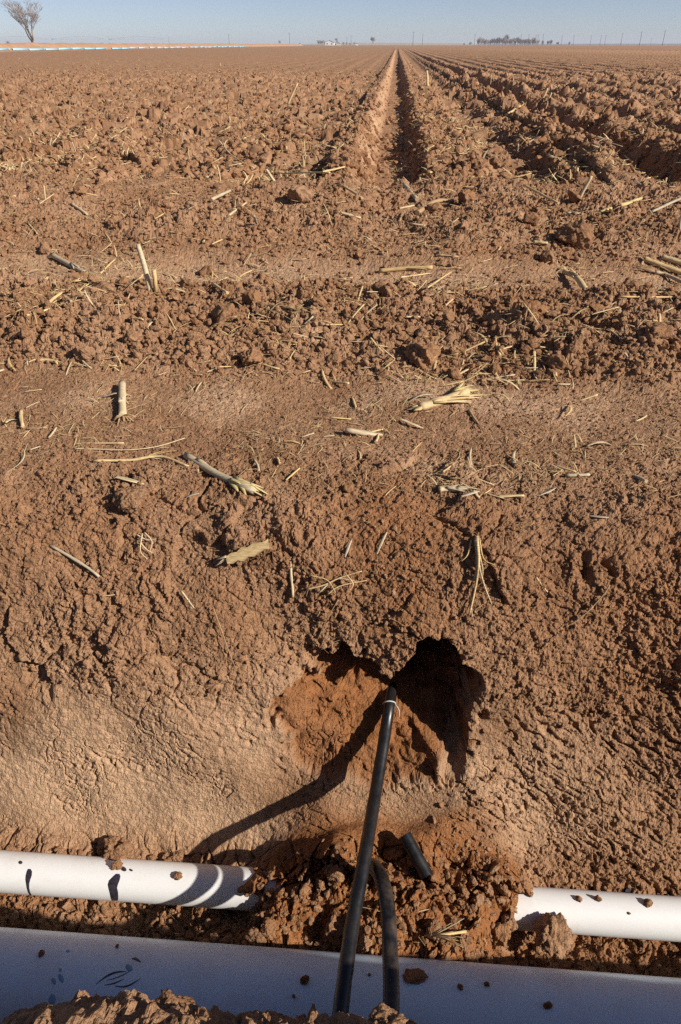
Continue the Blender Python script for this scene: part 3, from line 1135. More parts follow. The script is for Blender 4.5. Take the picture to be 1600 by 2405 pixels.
# ------------------------------------------------------------------ scattered soil lumps
def frame_from(n, yaw, tilt=0.0):
    """rotation matrices (k,3,3) with local z on n, spun by yaw, pitched by tilt"""
    k = len(n)
    ref = np.tile(np.array([1.0, 0, 0]), (k, 1))
    b = np.cross(n, ref)
    b /= np.linalg.norm(b, axis=1)[:, None]
    a = np.cross(b, n)
    c, s = np.cos(yaw)[:, None], np.sin(yaw)[:, None]
    ax, bx = a * c + b * s, -a * s + b * c
    ct, st = np.cos(tilt)[:, None], np.sin(tilt)[:, None]
    ax2, n2 = ax * ct + n * st, -ax * st + n * ct
    return np.stack([ax2, bx, n2], -1)


def stuff_object(name, meshes, P, Rm, S):
    """one body of many tiny pieces: points carrying turn and size, pieces set on them by geometry nodes"""
    k = len(P)
    me = bpy.data.meshes.new(name)
    me.vertices.add(k)
    me.vertices.foreach_set("co", np.ascontiguousarray(P, np.float32).ravel())
    eul = np.stack([np.arctan2(Rm[:, 2, 1], Rm[:, 2, 2]), -np.arcsin(np.clip(Rm[:, 2, 0], -1, 1)), np.arctan2(Rm[:, 1, 0], Rm[:, 0, 0])], -1)
    for nm, val in (("turn", eul), ("size", S)):
        at = me.attributes.new(nm, 'FLOAT_VECTOR', 'POINT')
        at.data.foreach_set("vector", np.ascontiguousarray(val, np.float32).ravel())
    at = me.attributes.new("sort", 'INT', 'POINT')
    at.data.foreach_set("value", rng.integers(0, len(meshes), k).astype(np.int32))
    o = obj(name, me)
    ng = bpy.data.node_groups.new(name, 'GeometryNodeTree')
    ng.interface.new_socket("Geometry", in_out='INPUT', socket_type='NodeSocketGeometry')
    ng.interface.new_socket("Geometry", in_out='OUTPUT', socket_type='NodeSocketGeometry')
    nn, L = ng.nodes, ng.links
    gi, go = nn.new("NodeGroupInput"), nn.new("NodeGroupOutput")

    def attr(nm, typ):
        n = nn.new("GeometryNodeInputNamedAttribute")
        n.data_type = typ
        n.inputs["Name"].default_value = nm
        return n.outputs[0]
    t, z, q = attr("turn", 'FLOAT_VECTOR'), attr("size", 'FLOAT_VECTOR'), attr("sort", 'INT')
    er = nn.new("FunctionNodeEulerToRotation")
    L.new(t, er.inputs[0])
    jn = nn.new("GeometryNodeJoinGeometry")
    for i, m in enumerate(meshes):
        src = bpy.data.objects.new(name + "_piece", m)
        oi = nn.new("GeometryNodeObjectInfo")
        oi.inputs["Object"].default_value = src
        cp = nn.new("FunctionNodeCompare")
        cp.data_type = 'INT'
        cp.operation = 'EQUAL'
        L.new(q, cp.inputs[2])
        cp.inputs[3].default_value = i
        ip = nn.new("GeometryNodeInstanceOnPoints")
        L.new(gi.outputs[0], ip.inputs["Points"])
        L.new(cp.outputs[0], ip.inputs["Selection"])
        L.new(oi.outputs["Geometry"], ip.inputs["Instance"])
        L.new(er.outputs[0], ip.inputs["Rotation"])
        L.new(z, ip.inputs["Scale"])
        L.new(ip.outputs[0], jn.inputs[0])
    L.new(jn.outputs[0], go.inputs[0])
    md = o.modifiers.new("pieces", 'NODES')
    md.node_group = ng
    o["kind"] = "stuff"
    return o


crumb0 = [clod_mesh("crumb", 500 + i, 2, .8, .26) for i in range(5)]


def view_half(y):
    return 800 / F * np.maximum(.95, y * CP + H * SP_) * 1.2


def sample_field(k, y0, y1, power):
    """positions on the field, thinning out with distance"""
    u = rng.random(k)
    e = 1 - power
    y = (y0 ** e + u * (y1 ** e - y0 ** e)) ** (1 / e)
    x = -SYW / CYW * y + view_half(y) * rng.uniform(-1, 1, k)
    return x, y


def rough_at(x, y):
    """how cloddy the ground is here"""
    fr = np.abs(x / ROW - np.round(x / ROW)) * ROW
    r = np.where(y < 2.05, .10, np.where(y < 2.95, 1.0, np.where(y < 3.5, .10, 1.0)))
    r = np.where(y > 5.6, .15 + .85 * sst(.15, .32, fr), r)
    return r


def scatter(k, y0, y1, power, keep_pow=1.0):
    x, y = sample_field(k, y0, y1, power)
    m = rng.random(k) < rough_at(x, y) ** keep_pow
    return x[m], y[m]


# crumbs too many to count, one body of loose soil
def crumbs(name, variants, A, x, smin, smax, lab, px_min=0.0):
    P = surf(A, x, np.maximum(grid_sp(A)[1], 1e-4))[0]
    k = len(P)
    n = np.stack([np.zeros(k), np.interp(A, _A, _ny), np.interp(A, _A, _nz)], -1)
    s = smin * (smax / smin) ** (rng.random(k) ** 1.7)
    n = n * .5 + np.array([0, 0, .5])
    n /= np.linalg.norm(n, axis=1)[:, None]
    Rm = frame_from(n, rng.uniform(0, 6.28, k), rng.uniform(-.5, .5, k))
    S = s[:, None] * rng.uniform(.75, 1.25, (k, 3))
    P = P + n * (s * .18)[:, None]
    o = stuff_object(name, variants, P, Rm, S)
    o["label"] = lab
    o["category"] = "soil crumbs"
    return o


x, y = scatter(16000, 1.36, 2.1, 1.2, .0)
crumbs("soil_crumbs", crumb0, A_of_y(y), x, .0012, .0055, "fine soil crumbs strewn over the smooth track by the trench")
x, y = scatter(34000, 2.0, 6.0, 1.6, .7)
crumbs("soil_crumbs", crumb0, A_of_y(y), x, .0035, .018, "broken soil crumbs over the cloddy headland ridges")
x, y = scatter(36000, 5.6, 40.0, 1.8, .45)
crumbs("soil_crumbs", crumb0, A_of_y(y), x, .009, .050, "broken soil crumbs over the tilled rows")
k = 30000
A = rng.uniform(A_TOE - .02, .02, k)
x = rng.uniform(-1.0, 1.0, k)
m = rng.random(k) < .10 + .35 * sst(A_TOE + .35, A_TOE + .7, A) + .5 * sst(-.1, .4, perlin(x * 5, A * 5, 301))
m &= ~((A < A_TOE + .42) & (x < .15))
A, x = A[m], x[m]
crumbs("soil_crumbs", crumb0, A, x, .0011, .0080, "small crumbs clinging to the trench bank")
k = 5200
A = rng.uniform(float(A_of_y(.45)), A_TOE + .03, k)
x = rng.uniform(-.95, .95, k)
m = rng.random(k) < np.where((x > _HX0) & (x < _HX1), 1, .55)
crumbs("soil_crumbs", crumb0, A[m], x[m], .003, .013, "loose crumbs on the trench floor and the soil heap")

# clods one can pick out, each its own object
ZONES = [(0, 2.05, "smooth track"), (2.05, 3.0, "cloddy ridge"), (3.0, 3.55, "wheel track"), (3.55, 5.7, "furrow ends"), (5.7, 999, "tilled rows")]


def zone(y):
    return next(z for a, b, z in ZONES if a <= y < b)


x, y = scatter(420, 2.05, 11.0, 1.55, 1.0)
x, y = x[:215], y[:215]
P, n = surf_A(A_of_y(y), x)
for i in range(len(x)):
    r = (.013 + .034 * random.random() ** 2.3) * (1 + .05 * min(y[i], 9))
    put_clod(P[i], r, ("small" if r < .018 else "middling" if r < .032 else "large") + " brown soil clod on the " + zone(y[i]), False, "clods on the " + zone(y[i]), sink=.42)
A = rng.uniform(float(A_of_y(.60)), A_TOE + .01, 34)
x = rng.uniform(_HX0 + .02, _HX1 - .02, 34)
P, n = surf_A(A, x)
for i in range(len(x)):
    put_clod(P[i], random.uniform(.012, .030), "moist red clod in the soil heap over the white pipe", True, "clods of the soil heap", sink=.4)
A = rng.uniform(A_TOE - .02, A_TOE + .03, 22)
x = rng.uniform(-.95, _HX0, 22)
P, n = surf_A(A, x)
for i in range(len(x)):
    put_clod(P[i], random.uniform(.009, .022), "crumbly clod at the foot of the bank behind the white pipe", True, "clods along the foot of the bank", sink=.5)


# ------------------------------------------------------------------ straw and stalks
def stem_mb(L, r, bend=0.0, n=7, segs=6, taper=.85, flat=.8, node=True, wig=0.0, rnd=None):
    rnd = rnd or random
    pts, rad = [], []
    ph = rnd.uniform(0, 6.28)
    for i in range(segs + 1):
        t = i / segs
        pts.append(Vector(((t - .5) * L, bend * L * (4 * (t - .5) ** 2 - .33) + wig * r * math.sin(ph + t * 9), .12 * bend * L * math.sin(3.1 * t))))
        rad.append(r * (1 - (1 - taper) * t) * (1 + (.18 if node and i == segs // 2 else 0)))
    return MB().tube(pts, rad, n, flat, up=(0, 0, 1))


def blade_mb(L, w, bend, curl, segs=7, rnd=None):
    """a dry leaf strip with a folded midrib"""
    rnd = rnd or random
    mb = MB()
    for i in range(segs + 1):
        t = i / segs
        ww = w * (.35 + .65 * math.sin(math.pi * min(.95, .12 + .8 * t))) * .5
        px, py = (t - .5) * L, bend * L * (4 * (t - .5) ** 2 - .33)
        pz = curl * L * math.sin(3.3 * t) * .3
        for k, zz in ((-1, .25), (0, 0), (1, .25)):
            mb.v.append(Vector((px, py + k * ww, pz + zz * ww)))
        for k in (1, 0, -1):
            mb.v.append(Vector((px, py + k * ww, pz - .0006 + .25 * abs(k) * ww)))
    for i in range(segs):
        a, b = i * 6, (i + 1) * 6
        for k in range(6):
            k2 = (k + 1) % 6
            mb.f.append((a + k, b + k, b + k2, a + k2))
    return mb


sr = random.Random(77)
STRAWS = []
for i in range(9):
    L = sr.uniform(.05, .11)
    STRAWS.append(("pale straw stem", stem_mb(L, L * sr.uniform(.03, .055), sr.uniform(-.06, .06), rnd=sr).mesh("straw_stem"), M_STRAW, L))
for i in range(5):
    L = sr.uniform(.06, .12)
    STRAWS.append(("curved thin straw blade", blade_mb(L, L * sr.uniform(.04, .07), sr.uniform(-.2, .2), sr.uniform(0, .25), rnd=sr).mesh("straw_blade"), M_STRAW, L))
for i in range(4):
    L = sr.uniform(.05, .09)
    STRAWS.append(("papery grey husk strip", blade_mb(L, L * sr.uniform(.12, .2), sr.uniform(-.1, .1), sr.uniform(.1, .4), 5, rnd=sr).mesh("husk_strip"), M_HUSK, L))
for i in range(3):
    L = sr.uniform(.05, .09)
    STRAWS.append(("grey weathered stalk piece", stem_mb(L, L * sr.uniform(.07, .10), sr.uniform(-.04, .04), rnd=sr).mesh("stalk_piece"), M_GREY, L))
for _, me, mt, _ in STRAWS:
    me.materials.append(mt)

# uncountable litter
small = {}


def small_straws(mat):
    if mat.name not in small:
        small[mat.name] = []
        for i in range(6):
            if i < 4:
                me = stem_mb(1.0, sr.uniform(.022, .045), sr.uniform(-.05, .05), n=5, segs=4, node=False, rnd=sr).mesh("straw_bit")
            else:
                me = blade_mb(1.0, sr.uniform(.06, .11), sr.uniform(-.08, .08), sr.uniform(.1, .4), 4, rnd=sr).mesh("straw_bit")
            me.materials.append(mat)
            small[mat.name].append(me)
    return small[mat.name]


def litter(k, A, x, lmin, lmax, lab, mat, lift=.0015, tilt=.22, thick=1.0):
    P = surf(A, x, np.maximum(grid_sp(A)[1], 1e-4))[0]
    k = len(P)
    n = np.stack([np.zeros(k), np.interp(A, _A, _ny), np.interp(A, _A, _nz)], -1)
    L = lmin * (lmax / lmin) ** (rng.random(k) ** 1.4)
    n = n * .35 + np.array([0, 0, .65])
    n /= np.linalg.norm(n, axis=1)[:, None]
    Rm = frame_from(n, rng.uniform(0, 6.28, k), rng.normal(0, tilt, k))
    S = np.stack([L, L * rng.uniform(.5, 1.4, k) * thick, L * rng.uniform(.4, 1.0, k) * thick], -1)
    o = stuff_object("straw_litter", small_straws(mat), P + n * (lift + L * .02)[:, None], Rm, S)
    o["label"] = lab
    o["category"] = "straw"


def clump(x, y, sc):
    """litter gathers in drifts"""
    w = .35 + .9 * perlin(x * sc, y * sc, 201)
    return rng.random(len(x)) < np.clip(w, .05, 1)


x, y = sample_field(6000, 1.38, 2.1, 1.2)
m = clump(x, y, 3)
litter(0, A_of_y(y[m]), x[m], .010, .055, "chopped straw bits on the smooth track by the trench", M_STRAW, lift=.0025, thick=.8)
x, y = sample_field(12000, 2.0, 6.0, 1.6)
m = clump(x, y, 2)
litter(0, A_of_y(y[m]), x[m], .02, .11, "chopped straw bits on the cloddy headland", M_STRAW, lift=.006, tilt=.30, thick=.95)
x, y = sample_field(24000, 5.6, 80.0, 1.6)
m = clump(x, y, .8) & (rng.random(len(x)) < np.where(np.abs(x + .22) < .22, .1, 1))
litter(0, A_of_y(y[m]), x[m], .05, .19, "chopped straw scattered over the tilled rows", M_STRAW, lift=.018, tilt=.45, thick=1.25)
k = 500
A = rng.uniform(A_TOE + .25, .02, k)
x = rng.uniform(-.9, .9, k)
m = rng.random(k) < sst(A_TOE + .3, A_TOE + .85, A)
litter(0, A[m], x[m], .010, .045, "straw bits and rootlets on the upper bank", M_ROOT, thick=.45)
A = rng.uniform(float(A_of_y(.62)), float(A_of_y(.74)), 90)
x = rng.uniform(-.9, .9, 90)
litter(0, A, x, .012, .05, "straw bits on the trench floor", M_STRAW, thick=.6)

# pieces one can pick out
GS = "straw pieces scattered over the soil"


def seat(o, P, n, yaw, tilt):
    Rm = frame_from(np.array([n]), np.array([yaw]), np.array([tilt]))[0]
    M = Matrix([list(Rm[0]) + [P[0]], list(Rm[1]) + [P[1]], list(Rm[2]) + [P[2]], [0, 0, 0, 1]])
    s = o.scale.copy()
    o.matrix_world = M @ Matrix.Diagonal((*s, 1))


def random_straws(k, y0, y1, power):
    x, y = sample_field(k, y0, y1, power)
    P, n = surf_A(A_of_y(y), x)
    for i in range(k):
        lab, me, mt, L = random.choice(STRAWS)
        o = obj("straw_piece", me)
        s = random.uniform(.45, 1.15) * (1 + .05 * min(y[i], 9.0))
        o.scale = (s, s, s)
        nn = n[i] * .3 + np.array([0, 0, .7])
        nn /= np.linalg.norm(nn)
        up = random.random() < .07 and y[i] > 3
        til = random.uniform(.6, 1.3) if up else random.gauss(0, .16)
        seat(o, P[i] + nn * (.004 * s + (L * s * .35 if up else .002)), nn, random.uniform(0, 6.28), til)
        z = zone(y[i])
        tag(o, lab + (" standing up in the " if up else " lying on the ") + z, "straw", "straw pieces on the " + z)


random_straws(55, 1.42, 2.1, 1.2)
random_straws(105, 2.1, 5.8, 1.5)
random_straws(72, 5.8, 16, 1.7)

# the larger stalks seen in the photograph: ends given where they lie on the ground
stalks = [  # u1, v1, u2, v2, width px, kind, bend
    (694, 198, 673, 247, 6, 's', 0), (519, 328, 574, 397, 4, 's', .05), (148, 377, 189, 413, 4, 's', 0), (166, 441, 186, 408, 4, 's', 0),
    (107, 433, 107, 471, 5, 's', 0), (94, 479, 128, 456, 4, 's', 0), (171, 482, 207, 507, 8, 's', 0), (10, 461, 38, 462, 7, 's', 0),
    (495, 477, 543, 454, 11, 'g', 0), (538, 505, 584, 474, 7, 's', 0), (444, 494, 480, 484, 9, 'h', 0), (628, 397, 645, 423, 8, 'g', 0),
    (645, 418, 765, 418, 6, 's', .04), (765, 408, 845, 387, 6, 's', .05), (237, 645, 270, 609, 6, 's', 0), (64, 744, 117, 727, 8, 's', 0),
    (110, 719, 145, 688, 10, 's', 0), (500, 675, 536, 698, 10, 's', 0), (66, 525, 89, 548, 5, 's', 0), (365, 515, 388, 500, 5, 's', 0),
    (1453, 698, 1600, 701, 7, 's', .02), (1361, 466, 1382, 410, 10, 's', 0),
    (1231, 441, 1310, 482, 8, 's', 0), (1530, 499, 1600, 469, 9, 'g', 0), (1594, 481, 1596, 538, 9, 's', 0), (1407, 505, 1504, 469, 13, 'o', 0),
    (948, 441, 976, 474, 14, 'g', 0), (1252, 571, 1287, 573, 11, 's', 0), (800, 433, 853, 469, 8, 's', -.03), (800, 502, 846, 517, 9, 's', 0),
    (1188, 270, 1226, 247, 7, 's', 0), (1272, 237, 1282, 209, 6, 's', 0), (1285, 239, 1292, 216, 6, 's', 0), (1302, 244, 1305, 272, 6, 's', 0),
    (1359, 283, 1364, 260, 6, 'g', 0), (940, 492, 984, 484, 6, 's', 0), (1004, 170, 1007, 201, 6, 's', 0), (1466, 367, 1486, 382, 6, 's', 0),
    (270, 1123, 337, 1141, 11, 'h', .05), (1012, 810, 1050, 828, 8, 's', 0), (1162, 825, 1198, 815, 6, 's', 0),
    (1170, 1167, 1231, 1167, 9, 's', 0), (826, 935, 835, 958, 7, 's', 0), (681, 1316, 686, 1403, 8, 'g', 0),
    (122, 1280, 237, 1355, 9, 'g', -.03), (884, 1301, 907, 1250, 7, 'h', 0), (810, 1312, 826, 1273, 6, 'h', 0), (1257, 1357, 1292, 1398, 6, 's', 0),
    (1110, 1155, 1127, 1170, 9, 's', .05), (1086, 1168, 1126, 1158, 9, 'h', .05), (1000, 700, 1060, 660, 6, 's', 0), (940, 680, 1010, 664, 5, 's', 0),
    (175, 1045, 290, 1042, 6, 's', 0), (1250, 1170, 1310, 1150, 6, 'h', .1), (1385, 1215, 1430, 1218, 7, 'h', .1), (655, 1077, 660, 1090, 7, 's', 0),
    (860, 1020, 900, 1010, 6, 's', 0), (1040, 1112, 1066, 1088, 5, 's', 0), (440, 1170, 470, 1160, 6, 'h', 0), (240, 1400, 280, 1398, 4, 's', 0),
]
KIND = {'s': (M_STRAW, "pale straw stem"), 'g': (M_GREY, "grey weathered stalk"), 'h': (M_HUSK, "papery husk strip"), 'o': (M_OLIVE, "greenish stalk")}


def ground_line(pix):
    """ground points under a list of pixels, lifted to one fair line"""
    ps = [ground_px(u, v) for u, v in pix]
    return [p for p, n, t in ps], ps[0][1], sum(t for p, n, t in ps) / len(ps)


def where(y):
    if y < 1.36:
        return "upper trench bank"
    return zone(y)


for (u1, v1, u2, v2, w, kd, bend) in stalks:
    p1, n1, t1 = ground_px(u1, v1)
    p2, n2, t2 = ground_px(u2, v2)
    pm, nm, tm = ground_px((u1 + u2) / 2, (v1 + v2) / 2)
    r = w * .42 * tm / F
    if v1 < 600 and abs(u1 - u2) < abs(v1 - v2) * .75:        # seen end-on to the view: these stand up
        lo = p2 if v2 > v1 else p1
        ln = abs(v2 - v1) * tm / F * .8
        p1 = lo + Vector((0, 0, -.01))
        p2 = lo + Vector(((u1 - u2) * (1 if v2 > v1 else -1) * tm / F, ln * .25, ln * .95))
        c = (p1 + p2) / 2
        verb = " sticking up from the "
    else:
        c = (p1 + p2) / 2
        lift = max(0, (pm - c).z) * .8 + r * .7
        c = c + Vector((0, 0, lift))
        verb = " lying on the "
    d = p2 - p1
    L = d.length
    mt, nm_ = KIND[kd]
    if kd == 'h':
        me = blade_mb(L, r * 2.6, bend, .15).mesh("husk_strip")
    else:
        me = stem_mb(L, r, bend, n=9, segs=8, wig=.15).mesh("stalk")
    o = obj("straw_stalk" if kd != 'h' else "husk_strip", me, mt)
    q = d.to_track_quat('X', 'Z')
    o.location = c
    o.rotation_mode = 'QUATERNION'
    o.rotation_quaternion = q
    tag(o, ("long " if L > .12 else "short ") + nm_ + verb + where(c.y), "straw", "stalks on the " + where(c.y))


def along(pix, r, segs_per=6, lift=.6):
    ps, n, t = ground_line(pix)
    pts = [p + Vector((0, 0, r * lift)) for p in ps]
    for i in range(1, len(pts) - 1):                       # bridge hollows
        mid = (pts[i - 1] + pts[i + 1]) / 2
        pts[i].z = max(pts[i].z, mid.z - .25 * r)
    return spline(pts, segs_per * (len(pts) - 1)), t


def shreds(parent, c, d, L, r, k, mat, name="leaf_sheath", spread=.35, seed=1):
    """ragged strips of sheath around and beyond a stalk's end"""
    rr = random.Random(seed)
    side = d.cross(Vector((0, 0, 1))).normalized()
    for i in range(k):
        a = rr.uniform(-1, 1) * spread
        ll = L * rr.uniform(.5, 1.1)
        st = c + side * rr.uniform(-.8, .8) * r + Vector((0, 0, rr.uniform(-.1, .9) * r))
        dd = (d + side * a + Vector((0, 0, rr.uniform(-.06, .14)))).normalized()
        w = r * rr.uniform(.25, .6)
        pts = [st + dd * ll * t + Vector((0, 0, -.10 * ll * t * t)) + side * a * .25 * ll * t * t for t in (0, .25, .5, .75, 1)]
        m = MB().tube(pts, [w * .8, w, w * .9, w * .7, w * .25], 5, .35, up=(0, 0, 1))
        obj(name, m.mesh(name, origin=parent.location), mat, parent)


def hero_stalk(pix, wpx, mat, label, sheath=(), taper=(1, 1), name="broken_stalk", lift=.6):
    ps, n, t = ground_line(pix)
    r = wpx * .43 * t / F
    pts, t = along(pix, r, 6, lift)
    e = empty(name, pts[0])
    m = len(pts)
    rad = [r * (taper[0] + (taper[1] - taper[0]) * i / (m - 1)) * (1 + .06 * math.sin(i * 1.7)) for i in range(m)]
    obj("stem", MB().tube(pts, rad, 12, .85, up=(0, 0, 1)).mesh("stem", origin=pts[0]), mat, e)
    for j, (end, k, mt, ln) in enumerate(sheath):
        c = pts[int(end * (m - 1))]
        i = min(m - 2, int(end * (m - 1)))
        d = (pts[i + 1] - pts[i]).normalized() * (1 if ln > 0 else -1)
        shreds(e, c, d, abs(ln) * t / F, r, k, mt, seed=j * 31 + int(pix[0][0]))
    tag(e, label, "stalk")
    return e, r


hero_stalk([(436, 1076), (510, 1118), (577, 1149), (600, 1160)], 27, M_GREY, "thick grey green broken stalk with frayed end on the trench side track",
           ((.55, 7, M_OLIVE, 70), (.8, 7, M_OLIVE, 45), (.15, 4, M_GREY, 80)), (.75, .95))
hero_stalk([(219, 1083), (306, 1083), (378, 1080), (446, 1099)], 9, M_STRAW, "long golden straw reaching to the frayed grey green stalk",
           ((.55, 4, M_STRAW, 70),), (1, .8), "long_straw")
hero_stalk([(176, 1055), (240, 1058), (306, 1059), (370, 1050), (434, 1033)], 6, M_STRAW, "long gently curved straw blade above the golden straw", (), (.7, .5), "long_straw", 1.2)
hero_stalk([(984, 962), (1040, 945), (1095, 928)], 32, M_STRAW, "thick split stalk bundle with ragged sheath on the smooth track",
           ((.3, 8, M_STRAW, 110), (.8, 9, M_OLIVE, 80), (.05, 4, M_STRAW, -22)), (.8, .8))
hero_stalk([(892, 640), (950, 634), (1014, 630)], 14, M_STRAW, "straight pale stalk lying along the wheel track", ((.5, 3, M_STRAW, 60),), (1, .9))
hero_stalk([(1325, 642), (1350, 668), (1376, 694)], 17, M_STRAW, "stout pale split stalk at the wheel track beside dark clods", ((.3, 6, M_STRAW, 55),), (.9, 1))
hero_stalk([(122, 604), (165, 625), (204, 645)], 16, M_GREY, "grey stalk with green shredded tip on the wheel track", ((.55, 7, M_GREY, 60), (1, 7, M_OLIVE, 85)), (1, .9))
hero_stalk([(581, 719), (660, 724), (700, 728)], 8, M_STRAW, "flattened straw bundle on the ridge edge below the wheel track", ((.1, 9, M_STRAW, 160), (.5, 6, M_OLIVE, 100)), (.8, .5))
hero_stalk([(1509, 612), (1550, 628), (1625, 656)], 16, M_STRAW, "thick pale stalk in the stalk pile on the wheel track", ((.2, 4, M_STRAW, 60),))
hero_stalk([(1555, 607), (1590, 617), (1640, 634)], 16, M_STRAW, "upper pale stalk in the stalk pile on the wheel track", ((.1, 3, M_GREY, 50),), (1, 1))
hero_stalk([(1537, 640), (1570, 652), (1630, 678)], 11, M_GREY, "lower thin stalk in the stalk pile on the wheel track", ((.0, 4, M_ROOT, -60),), (1, 1))
hero_stalk([(978, 502), (1020, 490), (1065, 474)], 13, M_ROOT, "dark weathered stalk half sunk at the main furrow's mouth", ((.2, 3, M_ROOT, 50),))
hero_stalk([(94, 846), (120, 849), (140, 853)], 11, M_STRAW, "short thick pale stem on the left of the smooth track", ((.9, 3, M_STRAW, 25),))
hero_stalk([(1292, 822), (1303, 850), (1305, 884)], 8, M_STRAW, "bent pale straw among the clods of the ridge", ((0, 2, M_STRAW, -40),), (.8, 1))
hero_stalk([(1030, 1154), (1055, 1153), (1082, 1152)], 20, M_HUSK, "short husk wrapped stalk end at the trench lip", ((.4, 6, M_GREY, 45), (.9, 5, M_HUSK, 50)), (.9, .8))
hero_stalk([(1101, 968), (1118, 990), (1137, 1012)], 10, M_ROOT, "dark pointed leaf blade below the split stalk bundle", (), (1, .15), "leaf_blade")
hero_stalk([(996, 2204), (1040, 2200), (1095, 2196)], 9, M_STRAW, "frayed straw wisp on the trench floor beside the bent hose", ((.1, 7, M_STRAW, 95), (.3, 4, M_GREY, 80)), (.5, .9), lift=4)

# leaning stalk with a short second stem, standing at the wheel track
p, n, t = ground_px(352, 678)
e = empty("leaning_stalk", p)
tag(e, "pale stalk leaning upright with short broken side stem at the wheel track", "stalk")
r = 6.5 * t / F
top = p + Vector((-30 * t / F, 50 * t / F, 92 * t / F * .95))
obj("stem", MB().tube(spline([p + Vector((0, 0, -.02)), p.lerp(top, .5) + Vector((.003, 0, 0)), top], 12), [r * (1.05 - .02 * i) for i in range(13)], 12).mesh("stem", origin=p), M_STRAW, e)
p2 = p + Vector((.024, -.005, -.01))
obj("side_stem", MB().tube([p2, p2 + Vector((0, .01, .05)), p2 + Vector((.001, .012, .085))], r * .75, 10).mesh("side_stem", origin=p), M_STRAW, e)
shreds(e, p + Vector((-.02, 0, .05)), Vector((-.8, -.3, -.4)), .08, r, 3, M_STRAW)

# stalk stub with its root crown
p, n, t = ground_px(292, 985)
e = empty("stalk_stub", p)
tag(e, "grey split stalk stub with root crown lying on the smooth track", "stalk")
r = 9.5 * t / F
a, b = p + Vector((0, -.005, r * .9)), ground_px(290, 902)[0] + Vector((0, 0, r * 1.25))
obj("stem", MB().tube(spline([a, a.lerp(b, .45) + Vector((0, 0, .002)), a.lerp(b, .92)], 12), [r * k for k in (1.1, 1.0, .95, .92, .9, .88, .92, .98, .95, .9, .92, .95, .9)], 14, .8).mesh("stem", origin=p), M_HUSK, e)
shreds(e, a.lerp(b, .30) + Vector((0, 0, r * .2)), (b - a).normalized(), .075, r * .95, 8, M_HUSK, "leaf_sheath", .14, 9)
rr = random.Random(4)
for i in range(11):
    an = -math.pi / 2 + rr.uniform(-1.7, 1.7)
    dd = Vector((math.cos(an), math.sin(an), rr.uniform(-.1, .35)))
    ln = rr.uniform(.02, .045)
    obj("root", MB().tube([a, a + dd * ln * .5 + Vector((0, 0, .004)), a + dd * ln - Vector((0, 0, .008))], [.0035, .0028, .0012], 5).mesh("root", origin=p), M_ROOT, e)

# pale bark flake stuck in the upper bank
pts = [ground_px(u, v)[0] for u, v in ((540, 1318), (588, 1297), (634, 1278))]
e = empty("husk_flake", pts[0])
tag(e, "broad pale papery flake jutting from the upper trench bank", "husk")
mb = MB()
nrm = Vector((0, -.75, .65))
rows_ = []
for i in range(9):
    tt = i / 8
    c = pts[0].lerp(pts[2], tt) + nrm * (.028 - .008 * tt)
    w = .012 * (.55 + .6 * math.sin(2.6 * tt + .3)) + .0035 * math.sin(i * 2.6)
    sd = Vector((-.2, .62, .75)).normalized()
    for lay in (0, .0022):
        for k in (-1, -.4, .3, 1):
            mb.v.append(c + sd * w * k + nrm * (.004 * (1 - k * k) + lay))
for i in range(8):
    for k in range(3):
        for l, flip in ((0, 1), (4, 0)):
            q = [i * 8 + l + k, i * 8 + l + k + 1, (i + 1) * 8 + l + k + 1, (i + 1) * 8 + l + k]
            mb.f.append(tuple(q[::-1]) if flip else tuple(q))
    mb.f.append((i * 8, (i + 1) * 8, (i + 1) * 8 + 4, i * 8 + 4))
    mb.f.append((i * 8 + 3, i * 8 + 7, (i + 1) * 8 + 7, (i + 1) * 8 + 3))
obj("flake", mb.mesh("flake", origin=pts[0]), M_STRAW, e)
shreds(e, pts[0] + nrm * .026, (pts[0] - pts[2]).normalized(), .03, .01, 4, M_HUSK, "torn_fibre", .5, 5)

# hanging root bundles on the bank
def root_bundle(strands, label, mat):
    p0 = ground_px(*strands[0][0])[0]
    e = empty("root_bundle", p0)
    tag(e, label, "roots")
    for st, w in strands_w(strands):
        ps = [ground_px(u, v)[0] + Vector((0, -.010, .006)) for u, v in st]
        ps = spline(ps, 5 * (len(ps) - 1))
        r = w * .5 * 1.55 / F
        obj("root", MB().tube(ps, [r * (1 - .6 * i / (len(ps) - 1)) for i in range(len(ps))], 6).mesh("root", origin=p0), mat, e)


def strands_w(strands):
    return [(s[:-1] if isinstance(s[-1], (int, float)) else s, s[-1] if isinstance(s[-1], (int, float)) else 4) for s in strands]


root_bundle([((1118, 1258), (1122, 1320), (1112, 1380), (1102, 1440), 9), ((1120, 1270), (1124, 1330), (1137, 1375), (1152, 1418), 6), ((1114, 1262), (1116, 1330), (1108, 1390), (1106, 1445), 6),
             ((1108, 1265), (1098, 1300), (1080, 1318), 4), ((1126, 1262), (1132, 1310), (1160, 1325), 4), ((1116, 1270), (1130, 1330), (1128, 1370), 4)],
            "bunch of straw coloured roots hanging down the upper bank", M_STRAW)
root_bundle([((1425, 1370), (1410, 1400), (1362, 1448), (1320, 1470), 4), ((1388, 1422), (1375, 1438), (1350, 1455), 5)], "thin forked root running down the bank below the burrow", M_ROOT)
root_bundle([((500, 1420), (520, 1470), (545, 1540), (563, 1575), 3)], "single hair thin root on the bank left of the hole", M_ROOT)
root_bundle([((793, 1405), (770, 1450), (745, 1500), (738, 1520), 3)], "fine pale root on the bank above the hole", M_ROOT)
